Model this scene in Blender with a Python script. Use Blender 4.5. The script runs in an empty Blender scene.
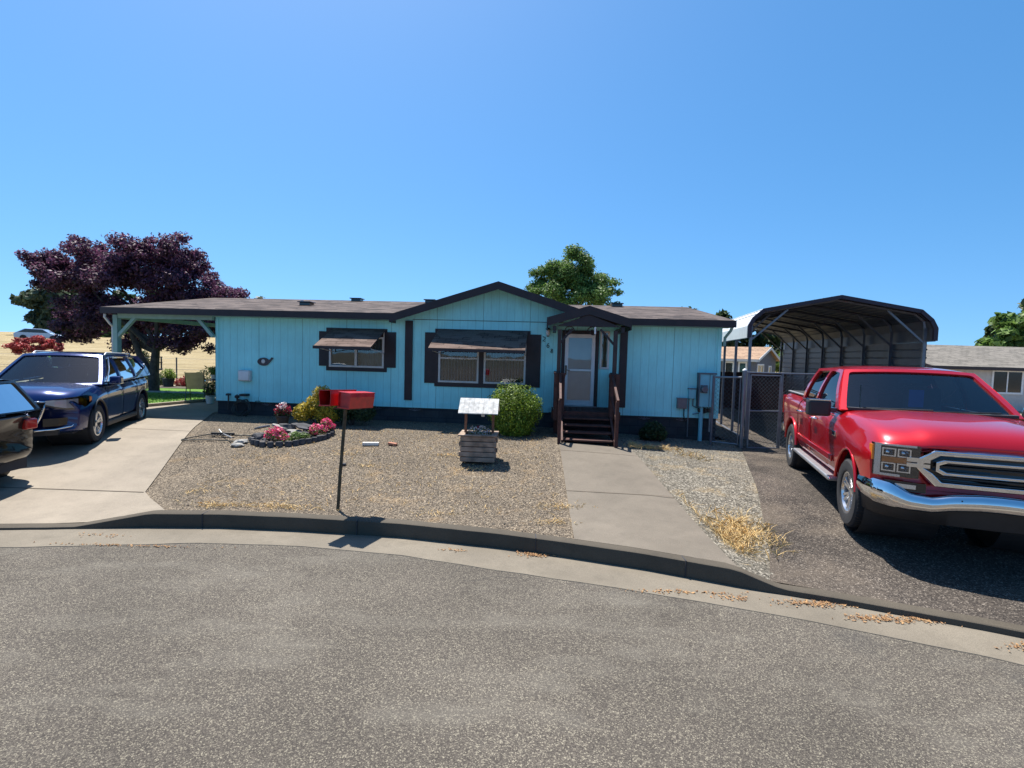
import bpy, bmesh, math, random
import numpy as np
from math import sin, cos, tan, pi, radians, sqrt, atan2, degrees
from mathutils import Vector, Matrix, noise
from mathutils.geometry import delaunay_2d_cdt
random.seed(7); RNG = np.random.default_rng(7)
SC = bpy.context.scene; COL = SC.collection

# ------------------------------------------------------------------ camera, light, sky
CAM_H = 2.1
PITCH, ROLL = radians(3.2), radians(1.6)
cd = bpy.data.cameras.new('camera'); cam = bpy.data.objects.new('camera', cd); COL.objects.link(cam)
fw = Vector((0, cos(PITCH), -sin(PITCH))); r0 = Vector((1, 0, 0)); u0 = r0.cross(fw)
rt = r0*cos(ROLL) + u0*sin(ROLL); up = u0*cos(ROLL) - r0*sin(ROLL)
cam.matrix_world = Matrix(((rt.x, up.x, -fw.x, 0), (rt.y, up.y, -fw.y, 0), (rt.z, up.z, -fw.z, CAM_H), (0, 0, 0, 1)))
cd.sensor_width = 36; cd.lens = 36*500/1024; cd.clip_end = 3000; cd.clip_start = .05
SC.camera = cam
SUN_AZ = (-.18, .30); SUN_EL = radians(68)
w = bpy.data.worlds.new('World'); SC.world = w; w.use_nodes = True
nt = w.node_tree; bg = nt.nodes['Background']; sky = nt.nodes.new('ShaderNodeTexSky')
sky.sky_type = 'NISHITA'; sky.sun_disc = False; sky.sun_elevation = SUN_EL
az = atan2(SUN_AZ[0], SUN_AZ[1])            # clockwise from +Y
sky.sun_rotation = az; sky.altitude = 100; sky.air_density = 1.0; sky.dust_density = .5; sky.ozone_density = 2.2
tcw = nt.nodes.new('ShaderNodeTexCoord'); vadd = nt.nodes.new('ShaderNodeVectorMath'); vadd.operation = 'ADD'; vadd.inputs[1].default_value = (0, 0, .17)
vn = nt.nodes.new('ShaderNodeVectorMath'); vn.operation = 'NORMALIZE'; nt.links.new(tcw.outputs['Generated'], vadd.inputs[0]); nt.links.new(vadd.outputs[0], vn.inputs[0]); nt.links.new(vn.outputs[0], sky.inputs[0])
hs = nt.nodes.new('ShaderNodeHueSaturation'); hs.inputs['Saturation'].default_value = 1.30; hs.inputs['Hue'].default_value = .494
nt.links.new(sky.outputs[0], hs.inputs['Color']); nt.links.new(hs.outputs[0], bg.inputs[0]); bg.inputs[1].default_value = .092
ld = bpy.data.lights.new('sun', 'SUN'); ld.energy = 4.5; ld.angle = radians(.53); ld.color = (1, .955, .88)
sun = bpy.data.objects.new('sun', ld); COL.objects.link(sun)
hd = Vector((SUN_AZ[0], SUN_AZ[1], 0)).normalized()*cos(SUN_EL)
sun.rotation_euler = Vector((hd.x, hd.y, sin(SUN_EL))).to_track_quat('Z', 'Y').to_euler()
SC.view_settings.view_transform = 'Standard'; SC.view_settings.look = 'None'
SC.view_settings.exposure = 1.08; SC.view_settings.gamma = 1

# ------------------------------------------------------------------ materials
def mat(name, col, rough=.6, metal=0, var=.12, vscale=6, bump=0, bscale=40, coat=0, spec=.5, col2=None, detail=4):
    m = bpy.data.materials.new(name); m.use_nodes = True; t = m.node_tree; b = t.nodes['Principled BSDF']
    b.inputs['Roughness'].default_value = rough; b.inputs['Metallic'].default_value = metal
    b.inputs['Coat Weight'].default_value = coat; b.inputs['Coat Roughness'].default_value = .03
    b.inputs['Specular IOR Level'].default_value = spec
    tc = t.nodes.new('ShaderNodeTexCoord'); n = t.nodes.new('ShaderNodeTexNoise'); n.inputs['Scale'].default_value = vscale
    n.inputs['Detail'].default_value = detail; t.links.new(tc.outputs['Object'], n.inputs[0])
    r = t.nodes.new('ShaderNodeValToRGB'); c2 = col2 or tuple(min(1, c*(1+var)) for c in col)
    c1 = col if col2 else tuple(c*(1-var) for c in col)
    r.color_ramp.elements[0].position = .33; r.color_ramp.elements[1].position = .67
    r.color_ramp.elements[0].color = (*c1, 1); r.color_ramp.elements[1].color = (*c2, 1)
    t.links.new(n.outputs['Fac'], r.inputs[0]); t.links.new(r.outputs[0], b.inputs['Base Color'])
    if bump:
        n2 = t.nodes.new('ShaderNodeTexNoise'); n2.inputs['Scale'].default_value = bscale; n2.inputs['Detail'].default_value = 5
        t.links.new(tc.outputs['Object'], n2.inputs[0]); bp = t.nodes.new('ShaderNodeBump'); bp.inputs['Strength'].default_value = bump
        bp.inputs['Distance'].default_value = .01; t.links.new(n2.outputs['Fac'], bp.inputs['Height']); t.links.new(bp.outputs[0], b.inputs['Normal'])
    return m

class NT:                                   # small node-building helper
    def __init__(s, name, rough=.85):
        s.m = bpy.data.materials.new(name); s.m.use_nodes = True; s.t = s.m.node_tree; s.b = s.t.nodes['Principled BSDF']
        s.b.inputs['Roughness'].default_value = rough; s.b.inputs['Specular IOR Level'].default_value = .3
        s.co = s.t.nodes.new('ShaderNodeTexCoord').outputs['Object']
    def n(s, typ, **kw):
        x = s.t.nodes.new('ShaderNode'+typ)
        for k, v in kw.items():
            if hasattr(x, k): setattr(x, k, v)
            else: x.inputs[k.replace('_', ' ')].default_value = v
        return x
    def l(s, a, b): s.t.links.new(a, b)
    def noise(s, scale, detail=4, rough=.5, vec=None):
        x = s.n('TexNoise', Scale=scale, Detail=detail, Roughness=rough); s.l(vec or s.co, x.inputs[0]); return x.outputs['Fac']
    def voro(s, scale, out='Color', vec=None, **kw):
        x = s.n('TexVoronoi', Scale=scale, **kw); s.l(vec or s.co, x.inputs[0]); return x.outputs[out]
    def ramp(s, fac, *stops):
        x = s.n('ValToRGB'); cr = x.color_ramp
        while len(cr.elements) < len(stops): cr.elements.new(.5)
        for e, (p, c) in zip(cr.elements, stops):
            e.position = p; e.color = (*c, 1) if isinstance(c, tuple) else (c, c, c, 1)
        s.l(fac, x.inputs[0]); return x.outputs[0]
    def mix(s, fac, a, b, mode='MIX'):
        x = s.n('MixRGB', blend_type=mode)
        for i, v in ((0, fac), (1, a), (2, b)):
            if hasattr(v, 'links'): s.l(v, x.inputs[i])
            else: x.inputs[i].default_value = v if i == 0 else ((*v, 1) if isinstance(v, tuple) else (v, v, v, 1))
        return x.outputs[0]
    def sepx(s, i):
        x = s.n('SeparateXYZ'); s.l(s.co, x.inputs[0]); return x.outputs[i]
    def math(s, op, a, b=0.):
        x = s.n('Math', operation=op)
        for i, v in ((0, a), (1, b)):
            if hasattr(v, 'links'): s.l(v, x.inputs[i])
            else: x.inputs[i].default_value = v
        return x.outputs[0]
    def scaled(s, v):
        x = s.n('Mapping'); x.inputs['Scale'].default_value = v; s.l(s.co, x.inputs[0]); return x.outputs[0]
    def bump(s, h, strength=.5, dist=.01):
        x = s.n('Bump', Strength=strength, Distance=dist); s.l(h, x.inputs['Height']); s.l(x.outputs[0], s.b.inputs['Normal'])
    def out(s, col): s.l(col, s.b.inputs['Base Color']); return s.m

def m_asphalt(name, base, warm=1.0):
    a = NT(name, .9)
    v = a.voro(150); sp = a.n('SeparateColor'); a.l(v, sp.inputs[0])
    stones = a.ramp(sp.outputs[0], (0, tuple(base*k for k in (.5, .42, .36))), (.45, tuple(base*k for k in (.84, .78*warm, .64*warm))), (.8, tuple(base*k for k in (1.33, 1.14, .92))), (1, tuple(base*k for k in (2.9, 2.6, 1.95))))
    fine = a.ramp(a.noise(320, 2), (.3, .55), (.7, 1.45))
    c = a.mix(1, stones, fine, 'MULTIPLY')
    big = a.ramp(a.noise(.55, 5, .6), (.3, .78), (.7, 1.22))
    c = a.mix(1, c, big, 'MULTIPLY')
    st = a.ramp(a.noise(1.7, 6, .65, a.scaled((.5, 1.3, 1))), (.5, 0.), (.72, 1.))
    c = a.mix(a.math('MULTIPLY', st, .42), c, (base*2.0, base*1.82, base*1.5))
    dk = a.ramp(a.noise(.9, 6, .7), (.62, 0.), (.75, 1.)); c = a.mix(a.math('MULTIPLY', dk, .35), c, base*.5)
    wv = a.n('TexNoise', Scale=.8, Detail=3); a.l(a.co, wv.inputs[0]); av = a.n('VectorMath', operation='ADD'); a.l(a.co, av.inputs[0]); a.l(wv.outputs['Color'], av.inputs[1])
    ck = a.n('TexVoronoi', Scale=.33, feature='DISTANCE_TO_EDGE'); a.l(av.outputs[0], ck.inputs[0])
    cl = a.ramp(ck.outputs['Distance'], (.0, 1.), (.004, 0.)); msk = a.ramp(a.noise(.35, 3), (.52, 0.), (.6, 1.))
    c = a.mix(a.math('MULTIPLY', a.math('MULTIPLY', cl, msk), .6), c, base*.3)
    ol = a.ramp(a.noise(1.1, 3, .4), (.68, 0.), (.74, 1.)); c = a.mix(a.math('MULTIPLY', ol, .3), c, base*.45)
    a.bump(a.voro(150, 'Distance'), .5, .004)
    return a.out(c)
M = {}
M['asphalt'] = m_asphalt('asphalt', .082, .93)
def m_oldasphalt():
    a = NT('old_asphalt', .95); v = a.voro(85); sp = a.n('SeparateColor'); a.l(v, sp.inputs[0])
    c = a.ramp(sp.outputs[0], (0, (.02, .016, .014)), (.5, (.05, .041, .034)), (.85, (.082, .068, .055)), (1, (.2, .17, .14)))
    f = a.ramp(a.noise(200, 3), (.3, .6), (.7, 1.4)); c = a.mix(1, c, f, 'MULTIPLY')
    b = a.ramp(a.noise(.9, 6, .65), (.35, .75), (.65, 1.5)); c = a.mix(1, c, b, 'MULTIPLY')
    p = a.ramp(a.noise(.45, 6, .7), (.5, 0.), (.62, 1.)); c = a.mix(a.math('MULTIPLY', p, .5), c, (.12, .095, .07))
    a.bump(a.voro(85, 'Distance'), .8, .01); return a.out(c)
M['asphalt_drive'] = m_oldasphalt()
def m_concrete(name, col, stain=.5):
    a = NT(name, .85)
    c = a.ramp(a.noise(.9, 6, .65), (.3, tuple(x*.8 for x in col)), (.7, tuple(x*1.12 for x in col)))
    f = a.ramp(a.noise(140, 3), (.3, .78), (.7, 1.2)); c = a.mix(1, c, f, 'MULTIPLY')
    s = a.ramp(a.noise(3.5, 6, .7), (.52, 0.), (.7, 1.)); c = a.mix(a.math('MULTIPLY', s, stain*.5), c, tuple(x*.55 for x in col))
    k = a.ramp(a.noise(.55, 8, .75), (.45, 0.), (.66, 1.)); c = a.mix(a.math('MULTIPLY', k, stain*.45), c, tuple(x*.5 for x in col))
    sp = a.ramp(a.voro(40, 'Distance'), (.04, .55), (.12, 1.)); c = a.mix(.35, c, sp, 'MULTIPLY')
    a.bump(a.noise(90, 5), .35, .005)
    return a.out(c)
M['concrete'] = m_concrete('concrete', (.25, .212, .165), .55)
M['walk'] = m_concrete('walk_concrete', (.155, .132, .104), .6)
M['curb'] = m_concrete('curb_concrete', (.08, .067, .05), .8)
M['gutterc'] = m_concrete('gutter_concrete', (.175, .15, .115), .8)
def m_gravel(name, cols, scale, patch):
    a = NT(name, .95)
    v = a.voro(scale); sp = a.n('SeparateColor'); a.l(v, sp.inputs[0])
    c = a.ramp(sp.outputs[1], (0, cols[0]), (.4, cols[1]), (.75, cols[2]), (1, cols[3]))
    f = a.ramp(a.noise(160, 3), (.3, .7), (.7, 1.3)); c = a.mix(1, c, f, 'MULTIPLY')
    p = a.ramp(a.noise(1.6, 6, .7), (.54, 0.), (.68, 1.)); c = a.mix(a.math('MULTIPLY', p, .45), c, patch)
    d = a.ramp(a.noise(.8, 5, .6), (.3, .82), (.7, 1.15)); c = a.mix(1, c, d, 'MULTIPLY')
    a.bump(a.voro(scale, 'Distance'), .8, .012)
    return a.out(c)
M['chips'] = m_gravel('yard_gravel', [(.034, .027, .02), (.10, .078, .057), (.165, .132, .094), (.34, .28, .205)], 70, (.24, .16, .08))
M['gravel'] = m_gravel('side_gravel', [(.04, .035, .028), (.10, .09, .07), (.16, .142, .112), (.33, .30, .245)], 50, (.26, .18, .08))
def m_field():
    a = NT('dry_field', 1)
    c = a.ramp(a.noise(.35, 8, .7, a.scaled((.5, 2.2, 1))), (.3, (.24, .18, .085)), (.5, (.37, .29, .155)), (.7, (.46, .38, .23)))
    g = a.ramp(a.noise(9, 5, .7), (.35, .72), (.65, 1.2)); c = a.mix(1, c, g, 'MULTIPLY')
    p = a.ramp(a.noise(.5, 6, .7), (.58, 0.), (.68, 1.)); c = a.mix(a.math('MULTIPLY', p, .3), c, (.2, .17, .08))
    a.bump(a.noise(12, 6, .7), 1, .15); return a.out(c)
M['field'] = m_field()
def m_ground():
    a = NT('dirt_ground', 1)
    c = a.ramp(a.noise(1.2, 7, .7), (.3, (.17, .135, .1)), (.7, (.33, .27, .19)))
    a.bump(a.noise(40, 5), .6, .01); return a.out(c)
M['ground'] = m_ground()
M['reflect_dark'] = mat('dark_reflected_ground', (.07, .065, .045), 1, var=.4, vscale=.5)  # unseen ground behind the camera, coloured dark to darken the window reflections
def m_lawn():
    a = NT('lawn_green', 1)
    c = a.ramp(a.noise(30, 5, .7), (.3, (.05, .12, .015)), (.7, (.14, .27, .04))); a.bump(a.noise(60, 4), .8, .02); return a.out(c)
M['lawn'] = m_lawn()
def m_siding(name, base, sp=.2035):
    a = NT(name, .55); x = a.sepx(0); z = a.sepx(2)
    f = a.math('FRACT', a.math('DIVIDE', x, sp)); g = a.math('LESS_THAN', f, .055)
    h = a.math('SUBTRACT', 1., a.math('MULTIPLY', g, 1.))
    c = a.ramp(a.noise(2.2, 6, .6, a.scaled((1, 1, .25))), (.3, tuple(v*.93 for v in base)), (.7, tuple(v*1.05 for v in base)))
    c = a.mix(a.math('MULTIPLY', g, .38), c, tuple(v*.5 for v in base))
    f2 = a.math('FRACT', a.math('DIVIDE', x, sp*6)); g2 = a.math('LESS_THAN', f2, .012); c = a.mix(a.math('MULTIPLY', g2, .6), c, tuple(v*.35 for v in base))
    fd = a.ramp(a.noise(.7, 4, .6), (.35, .9), (.65, 1.06)); c = a.mix(1, c, fd, 'MULTIPLY')
    grain = a.ramp(a.noise(60, 4, .6, a.scaled((1, 1, .06))), (.3, .93), (.7, 1.05)); c = a.mix(1, c, grain, 'MULTIPLY')
    # dirt streaks below the eaves
    s = a.ramp(a.noise(6, 4, .7, a.scaled((1, 1, .12))), (.58, 0.), (.7, 1.)); top = a.ramp(a.math('MULTIPLY', z, .25), (.63, 0.), (.735, 1.))
    c = a.mix(a.math('MULTIPLY', a.math('MULTIPLY', s, top), .22), c, (.22, .2, .17))
    a.bump(h, .6, .008); return a.out(c)
M['siding'] = m_siding('turquoise_siding', (.36, .86, .88))
def m_shingle(name, c0, c1, c2, rowy=.14, alongz=False):
    a = NT(name, .95)
    br = a.n('TexBrick', Scale=1.0, offset=.37); a.l(a.co, br.inputs[0])
    br.inputs['Brick Width'].default_value = .3; br.inputs['Row Height'].default_value = rowy; br.inputs['Mortar Size'].default_value = .012
    br.inputs['Color1'].default_value = (*c0, 1); br.inputs['Color2'].default_value = (*c1, 1); br.inputs['Mortar'].default_value = tuple(v*.4 for v in c0)+(1,)
    br.inputs['Bias'].default_value = 0
    v = a.voro(2.9, 'Color', a.scaled((1, 2.2, 1))); sp = a.n('SeparateColor'); a.l(v, sp.inputs[0])
    c = a.mix(a.math('MULTIPLY', a.math('GREATER_THAN', sp.outputs[0], .55), .7), br.outputs[0], c2)
    f = a.ramp(a.noise(90, 3), (.3, .7), (.7, 1.3)); c = a.mix(1, c, f, 'MULTIPLY')
    a.bump(br.outputs['Fac'], -.6, .01); return a.out(c)
M['shingle'] = m_shingle('roof_shingles', (.08, .06, .053), (.032, .025, .024), (.13, .102, .09), .145)
M['shingle_awn'] = m_shingle('awning_shingles', (.135, .09, .072), (.095, .063, .052), (.17, .12, .098), .12)
M['shingle_tan'] = m_shingle('tan_shingles', (.32, .21, .14), (.27, .18, .12), (.36, .24, .16), .16)
M['shingle_grey'] = m_shingle('grey_shingles', (.165, .15, .13), (.13, .118, .10), (.2, .18, .155), .16)
M['trim'] = mat('dark_brown_trim', (.018, .010, .014), .5, var=.25, vscale=5, bump=.2, bscale=60)
M['post_dark'] = mat('porch_paint', (.035, .02, .02), .55, var=.3, bump=.2)
M['deckwood'] = mat('red_brown_wood', (.062, .02, .014), .7, var=.35, vscale=9, bump=.3)
M['seafoam'] = mat('seafoam_paint', (.25, .41, .36), .6, var=.08)
M['soffit'] = mat('soffit_green', (.26, .42, .34), .7, var=.12)
M['white'] = mat('white_paint', (.76, .77, .77), .45, var=.05)
M['offwhite'] = mat('off_white_paint', (.6, .6, .58), .55, var=.08)
def m_block():
    a = NT('painted_block', .85)
    br = a.n('TexBrick', Scale=1.0); 
    cm = a.n('CombineXYZ'); a.l(a.sepx(0), cm.inputs[0]); a.l(a.sepx(2), cm.inputs[1]); a.l(cm.outputs[0], br.inputs[0])
    br.inputs['Brick Width'].default_value = .4; br.inputs['Row Height'].default_value = .2; br.inputs['Mortar Size'].default_value = .008
    br.inputs['Color1'].default_value = (.05, .053, .058, 1); br.inputs['Color2'].default_value = (.04, .043, .047, 1); br.inputs['Mortar'].default_value = (.024, .03, .04, 1)
    c = a.mix(1, br.outputs[0], a.ramp(a.noise(3, 6, .7), (.3, .75), (.7, 1.25)), 'MULTIPLY')
    a.bump(br.outputs['Fac'], -.6, .01); return a.out(c)
M['block'] = m_block()
M['interior'] = mat('dark_interior', (.035, .035, .04), .9)
M['blind'] = mat('blind_vinyl', (.42, .42, .42), .7, var=.1)
M['curtain'] = mat('curtain_cloth', (.30, .34, .33), .9, var=.2, vscale=3)
def m_glass(name, tint=(.75, .82, .86), refl=.0, rough=.02, wob=.25):
    m = bpy.data.materials.new(name); m.use_nodes = True; t = m.node_tree; t.nodes.remove(t.nodes['Principled BSDF'])
    o = t.nodes['Material Output']; tr = t.nodes.new('ShaderNodeBsdfTransparent'); tr.inputs[0].default_value = (*tint, 1)
    g = t.nodes.new('ShaderNodeBsdfGlossy'); g.inputs['Roughness'].default_value = rough
    f = t.nodes.new('ShaderNodeFresnel'); f.inputs[0].default_value = 1.5
    ad = t.nodes.new('ShaderNodeMath'); ad.operation = 'ADD'; ad.use_clamp = True; ad.inputs[1].default_value = refl
    geo = t.nodes.new('ShaderNodeTexCoord'); nz = t.nodes.new('ShaderNodeTexNoise'); nz.inputs['Scale'].default_value = 1.3
    bp = t.nodes.new('ShaderNodeBump'); bp.inputs['Strength'].default_value = wob; bp.inputs['Distance'].default_value = .01
    t.links.new(geo.outputs['Object'], nz.inputs[0]); t.links.new(nz.outputs[0], bp.inputs['Height']); t.links.new(bp.outputs[0], g.inputs['Normal'])
    x = t.nodes.new('ShaderNodeMixShader'); t.links.new(f.outputs[0], ad.inputs[0]); t.links.new(ad.outputs[0], x.inputs[0])
    t.links.new(tr.outputs[0], x.inputs[1]); t.links.new(g.outputs[0], x.inputs[2]); t.links.new(x.outputs[0], o.inputs[0]); return m
M['glass'] = m_glass('window_glass', (.75, .8, .84), .05)
M['carglass'] = m_glass('car_glass', (.6, .74, .8), .045, wob=.0)
M['privacy'] = m_glass('privacy_glass', (.03, .035, .04), -.03, wob=.0)
M['lens'] = m_glass('lamp_lens', (.97, .98, 1), .0)
M['chrome'] = mat('chrome', (.72, .73, .75), .07, 1, var=.03)
M['rim'] = mat('alloy_rim', (.6, .61, .63), .2, .9, var=.05)
M['alu'] = mat('brushed_metal', (.45, .46, .48), .4, .8, var=.1)
M['galv'] = mat('galvanised_steel', (.2, .215, .24), .45, .7, var=.15)
M['galv_dark'] = mat('weathered_steel', (.15, .16, .185), .5, .6, var=.15)
M['tyre'] = mat('tyre_rubber', (.022, .022, .024), .85, var=.2, bump=.3)
M['blackpl'] = mat('black_plastic', (.02, .02, .022), .55, var=.2)
M['gloss_black'] = mat('gloss_black', (.01, .01, .012), .12, var=.2, coat=.5)
M['orange'] = mat('amber_lens', (.75, .2, .02), .2, var=.1, coat=.6)
M['red_lens'] = mat('red_lens', (.4, .01, .01), .2, coat=.6)
def m_paint(name, col, metal=.45, rough=.32):
    a = NT(name, rough); a.b.inputs['Metallic'].default_value = metal; a.b.inputs['Coat Weight'].default_value = 1; a.b.inputs['Coat Roughness'].default_value = .04
    c = a.ramp(a.noise(900, 1), (.3, tuple(v*.85 for v in col)), (.7, tuple(min(1, v*1.15) for v in col)))
    z = a.sepx(2); d = a.ramp(z, (.25, .35), (.75, 0.)); dn = a.ramp(a.noise(5, 6, .7), (.35, .3), (.7, 1.))
    c = a.mix(a.math('MULTIPLY', a.math('MULTIPLY', d, dn), .5), c, (.2, .16, .12))
    return a.out(c)
M['red_paint'] = m_paint('candy_red_paint', (.52, .005, .012), .5, .3)
M['blue_paint'] = m_paint('deep_blue_paint', (.003, .018, .105), .4, .22)
M['cloth_seat'] = mat('seat_cloth', (.1, .1, .105), .9)
M['dash'] = mat('dashboard', (.05, .055, .06), .7)
M['bark'] = mat('bark', (.07, .052, .045), .95, var=.35, vscale=9, bump=.8, bscale=25)
M['stone'] = mat('dark_rock', (.055, .055, .06), .9, var=.5, vscale=5, bump=.6, bscale=20)
M['stone_lt'] = mat('pale_rock', (.26, .25, .23), .9, var=.3, vscale=5, bump=.5, bscale=20)
M['paver'] = mat('pale_paver', (.62, .6, .55), .9, var=.12, bump=.3)
M['terracotta'] = mat('clay_pot', (.35, .15, .09), .8, var=.15)
M['wood_grey'] = mat('weathered_wood', (.27, .2, .15), .9, var=.35, vscale=7, bump=.5, bscale=40)
M['wood_white'] = mat('whitewashed_boards', (.5, .49, .46), .85, var=.25, vscale=14, bump=.4)
M['wood_post'] = mat('stained_post', (.2, .09, .05), .8, var=.2)
M['wood_fence'] = mat('brown_fence', (.075, .034, .03), .85, var=.35, vscale=6, bump=.3)
M['fence_grey'] = mat('grey_board', (.3, .29, .27), .9, var=.2)
M['mail_red'] = mat('red_box_paint', (.52, .012, .012), .38, var=.22, vscale=9, coat=.3)
M['mail_post'] = mat('rusty_post', (.075, .06, .035), .75, .2, var=.4, vscale=12)
M['grey_house'] = mat('grey_siding', (.125, .14, .17), .8, var=.1)
M['cream'] = mat('cream_siding', (.5, .48, .46), .8, var=.08)
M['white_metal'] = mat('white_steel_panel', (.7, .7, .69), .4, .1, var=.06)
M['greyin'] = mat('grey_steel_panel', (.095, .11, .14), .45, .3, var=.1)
M['burgundy'] = mat('dark_metal_trim', (.035, .022, .035), .4, .2, var=.1)
M['elec'] = mat('turquoise_enclosure', (.2, .52, .6), .5, var=.06)
M['elecgrey'] = mat('grey_enclosure', (.17, .17, .185), .5, .3, var=.1)
M['tan'] = mat('tan_sling', (.5, .38, .22), .85, var=.12)
M['straw'] = mat('straw', (.60, .42, .18), .9, var=.3, vscale=8)
M['leaflit'] = mat('dead_leaf', (.16, .07, .03), .9, col2=(.45, .27, .12), vscale=40)
M['hose'] = mat('hose_rubber', (.03, .035, .03), .6)
M['ornament'] = mat('rusty_ornament', (.09, .075, .08), .6, .4, var=.4)

def m_leaf(name, dark, light, trans=.35, obj_scale=1.3):
    a = NT(name, .55); a.b.inputs['Specular IOR Level'].default_value = .4
    at = a.n('Attribute'); at.attribute_name = 'tint'
    c = a.ramp(at.outputs['Fac'], (0, dark), (1, light))
    n = a.ramp(a.noise(obj_scale, 3), (.35, .75), (.65, 1.25)); c = a.mix(1, c, n, 'MULTIPLY')
    tl = a.n('BsdfTranslucent'); a.l(c, tl.inputs[0]); mx = a.n('MixShader'); mx.inputs[0].default_value = trans
    a.l(c, a.b.inputs['Base Color']); o = a.t.nodes['Material Output']
    a.l(a.b.outputs[0], mx.inputs[1]); a.l(tl.outputs[0], mx.inputs[2]); a.l(mx.outputs[0], o.inputs[0]); return a.m
M['leaf_purple'] = m_leaf('plum_leaves', (.03, .013, .03), (.19, .075, .14), .4)
M['leaf_green'] = m_leaf('tree_leaves', (.04, .085, .018), (.20, .32, .07))
M['leaf_dark'] = m_leaf('dark_leaves', (.02, .04, .015), (.075, .115, .04))
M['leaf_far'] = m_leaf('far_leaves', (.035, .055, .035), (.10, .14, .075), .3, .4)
M['leaf_bush'] = m_leaf('bush_leaves', (.05, .10, .006), (.28, .40, .04))
M['leaf_yellow'] = m_leaf('golden_leaves', (.09, .12, .01), (.72, .52, .05))
M['leaf_red'] = m_leaf('red_maple_leaves', (.22, .03, .03), (.55, .10, .10))
M['petal_pink'] = m_leaf('pink_petals', (.60, .03, .12), (.85, .14, .30), .3, 8)
M['petal_white'] = m_leaf('white_petals', (.7, .6, .6), (.85, .8, .8), .3, 8)
M['petal_red'] = m_leaf('crimson_petals', (.2, .01, .03), (.45, .03, .08), .3, 8)

# ------------------------------------------------------------------ mesh helpers
class MB:
    def __init__(s): s.v = []; s.f = []; s.mi = []; s.M = None; s.mat = 0
    def add(s, vs, fs):
        o = len(s.v)
        for p in vs:
            p = Vector(p); s.v.append(tuple(s.M @ p) if s.M is not None else tuple(p))
        for f in fs: s.f.append([i+o for i in f]); s.mi.append(s.mat)
    def box(s, a, b, tilt=None):
        (x0, y0, z0), (x1, y1, z1) = a, b
        vs = [(x, y, z) for x in (x0, x1) for y in (y0, y1) for z in (z0, z1)]
        if tilt is not None: vs = [tuple(tilt @ Vector(p)) for p in vs]
        s.add(vs, [(0, 1, 3, 2), (4, 6, 7, 5), (0, 4, 5, 1), (2, 3, 7, 6), (0, 2, 6, 4), (1, 5, 7, 3)]); return s
    def bar(s, p, q, w, h=None, up=(0, 0, 1)):
        p, q = Vector(p), Vector(q); d = (q-p).normalized(); u = Vector(up)
        if abs(d.dot(u)) > .98: u = Vector((0, 1, 0))
        r = d.cross(u).normalized(); u = r.cross(d); h = h or w
        vs = [c + r*a*w/2 + u*b*h/2 for c in (p, q) for a, b in ((-1, -1), (1, -1), (1, 1), (-1, 1))]
        s.add(vs, [(3, 2, 1, 0), (4, 5, 6, 7), (0, 1, 5, 4), (1, 2, 6, 5), (2, 3, 7, 6), (3, 0, 4, 7)]); return s
    def tube(s, pts, rad, n=8, cap=True):
        pts = [Vector(p) for p in pts]; R = rad if isinstance(rad, (list, tuple)) else [rad]*len(pts)
        vs = []; ref = Vector((0, 0, 1)); pr = None
        for i, p in enumerate(pts):
            d = (pts[min(i+1, len(pts)-1)] - pts[max(i-1, 0)]).normalized()
            if pr is None: pr = d.cross(ref if abs(d.z) < .9 else Vector((1, 0, 0))).normalized()
            pr = (pr - d*pr.dot(d)).normalized(); q = d.cross(pr)
            vs += [p + (pr*cos(2*pi*k/n) + q*sin(2*pi*k/n))*R[i] for k in range(n)]
        fs = [(i*n+k, i*n+(k+1) % n, (i+1)*n+(k+1) % n, (i+1)*n+k) for i in range(len(pts)-1) for k in range(n)]
        if cap: fs += [tuple(range(n))[::-1], tuple((len(pts)-1)*n+k for k in range(n))]
        s.add(vs, fs); return s
    def prism(s, poly, y0, y1, ax='xz'):                  # polygon extruded along the third axis
        n = len(poly)
        def P(a, b, c): return {'xz': (a, c, b), 'xy': (a, b, c), 'yz': (c, a, b)}[ax]
        s.add([P(a, b, y0) for a, b in poly] + [P(a, b, y1) for a, b in poly],
              [tuple(range(n))[::-1], tuple(range(n, 2*n))] + [(i, (i+1) % n, n+(i+1) % n, n+i) for i in range(n)]); return s
    def lathe(s, prof, n=24, axis='z', c=(0, 0, 0)):
        vs = []
        for r, h in prof:
            for k in range(n):
                a = 2*pi*k/n; x, y = r*cos(a), r*sin(a)
                vs.append({'z': (c[0]+x, c[1]+y, c[2]+h), 'y': (c[0]+x, c[1]+h, c[2]+y)}[axis])
        s.add(vs, [(i*n+k, i*n+(k+1) % n, (i+1)*n+(k+1) % n, (i+1)*n+k) for i in range(len(prof)-1) for k in range(n)]); return s
    def build(s, name, mats, parent=None, smooth=None, bevel=0, fixn=True):
        me = bpy.data.meshes.new(name); me.from_pydata(s.v, [], s.f)
        ms = mats if isinstance(mats, (list, tuple)) else [mats]
        for m in ms: me.materials.append(M[m] if isinstance(m, str) else m)
        if len(ms) > 1: me.polygons.foreach_set('material_index', s.mi)
        if fixn:
            bm = bmesh.new(); bm.from_mesh(me); bmesh.ops.recalc_face_normals(bm, faces=bm.faces); bm.to_mesh(me); bm.free()
        o = bpy.data.objects.new(name, me); COL.objects.link(o); o.parent = parent
        if smooth is not None:
            for p in me.polygons: p.use_smooth = True
            me.set_sharp_from_angle(angle=radians(smooth))
        if bevel:
            b = o.modifiers.new('bevel', 'BEVEL'); b.width = bevel; b.segments = 2; b.limit_method = 'ANGLE'
        return o
def tag(o, label=None, cat=None, group=None, kind=None):
    if label: o['label'] = label
    if cat: o['category'] = cat
    if group: o['group'] = group
    if kind: o['kind'] = kind
    return o
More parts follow.
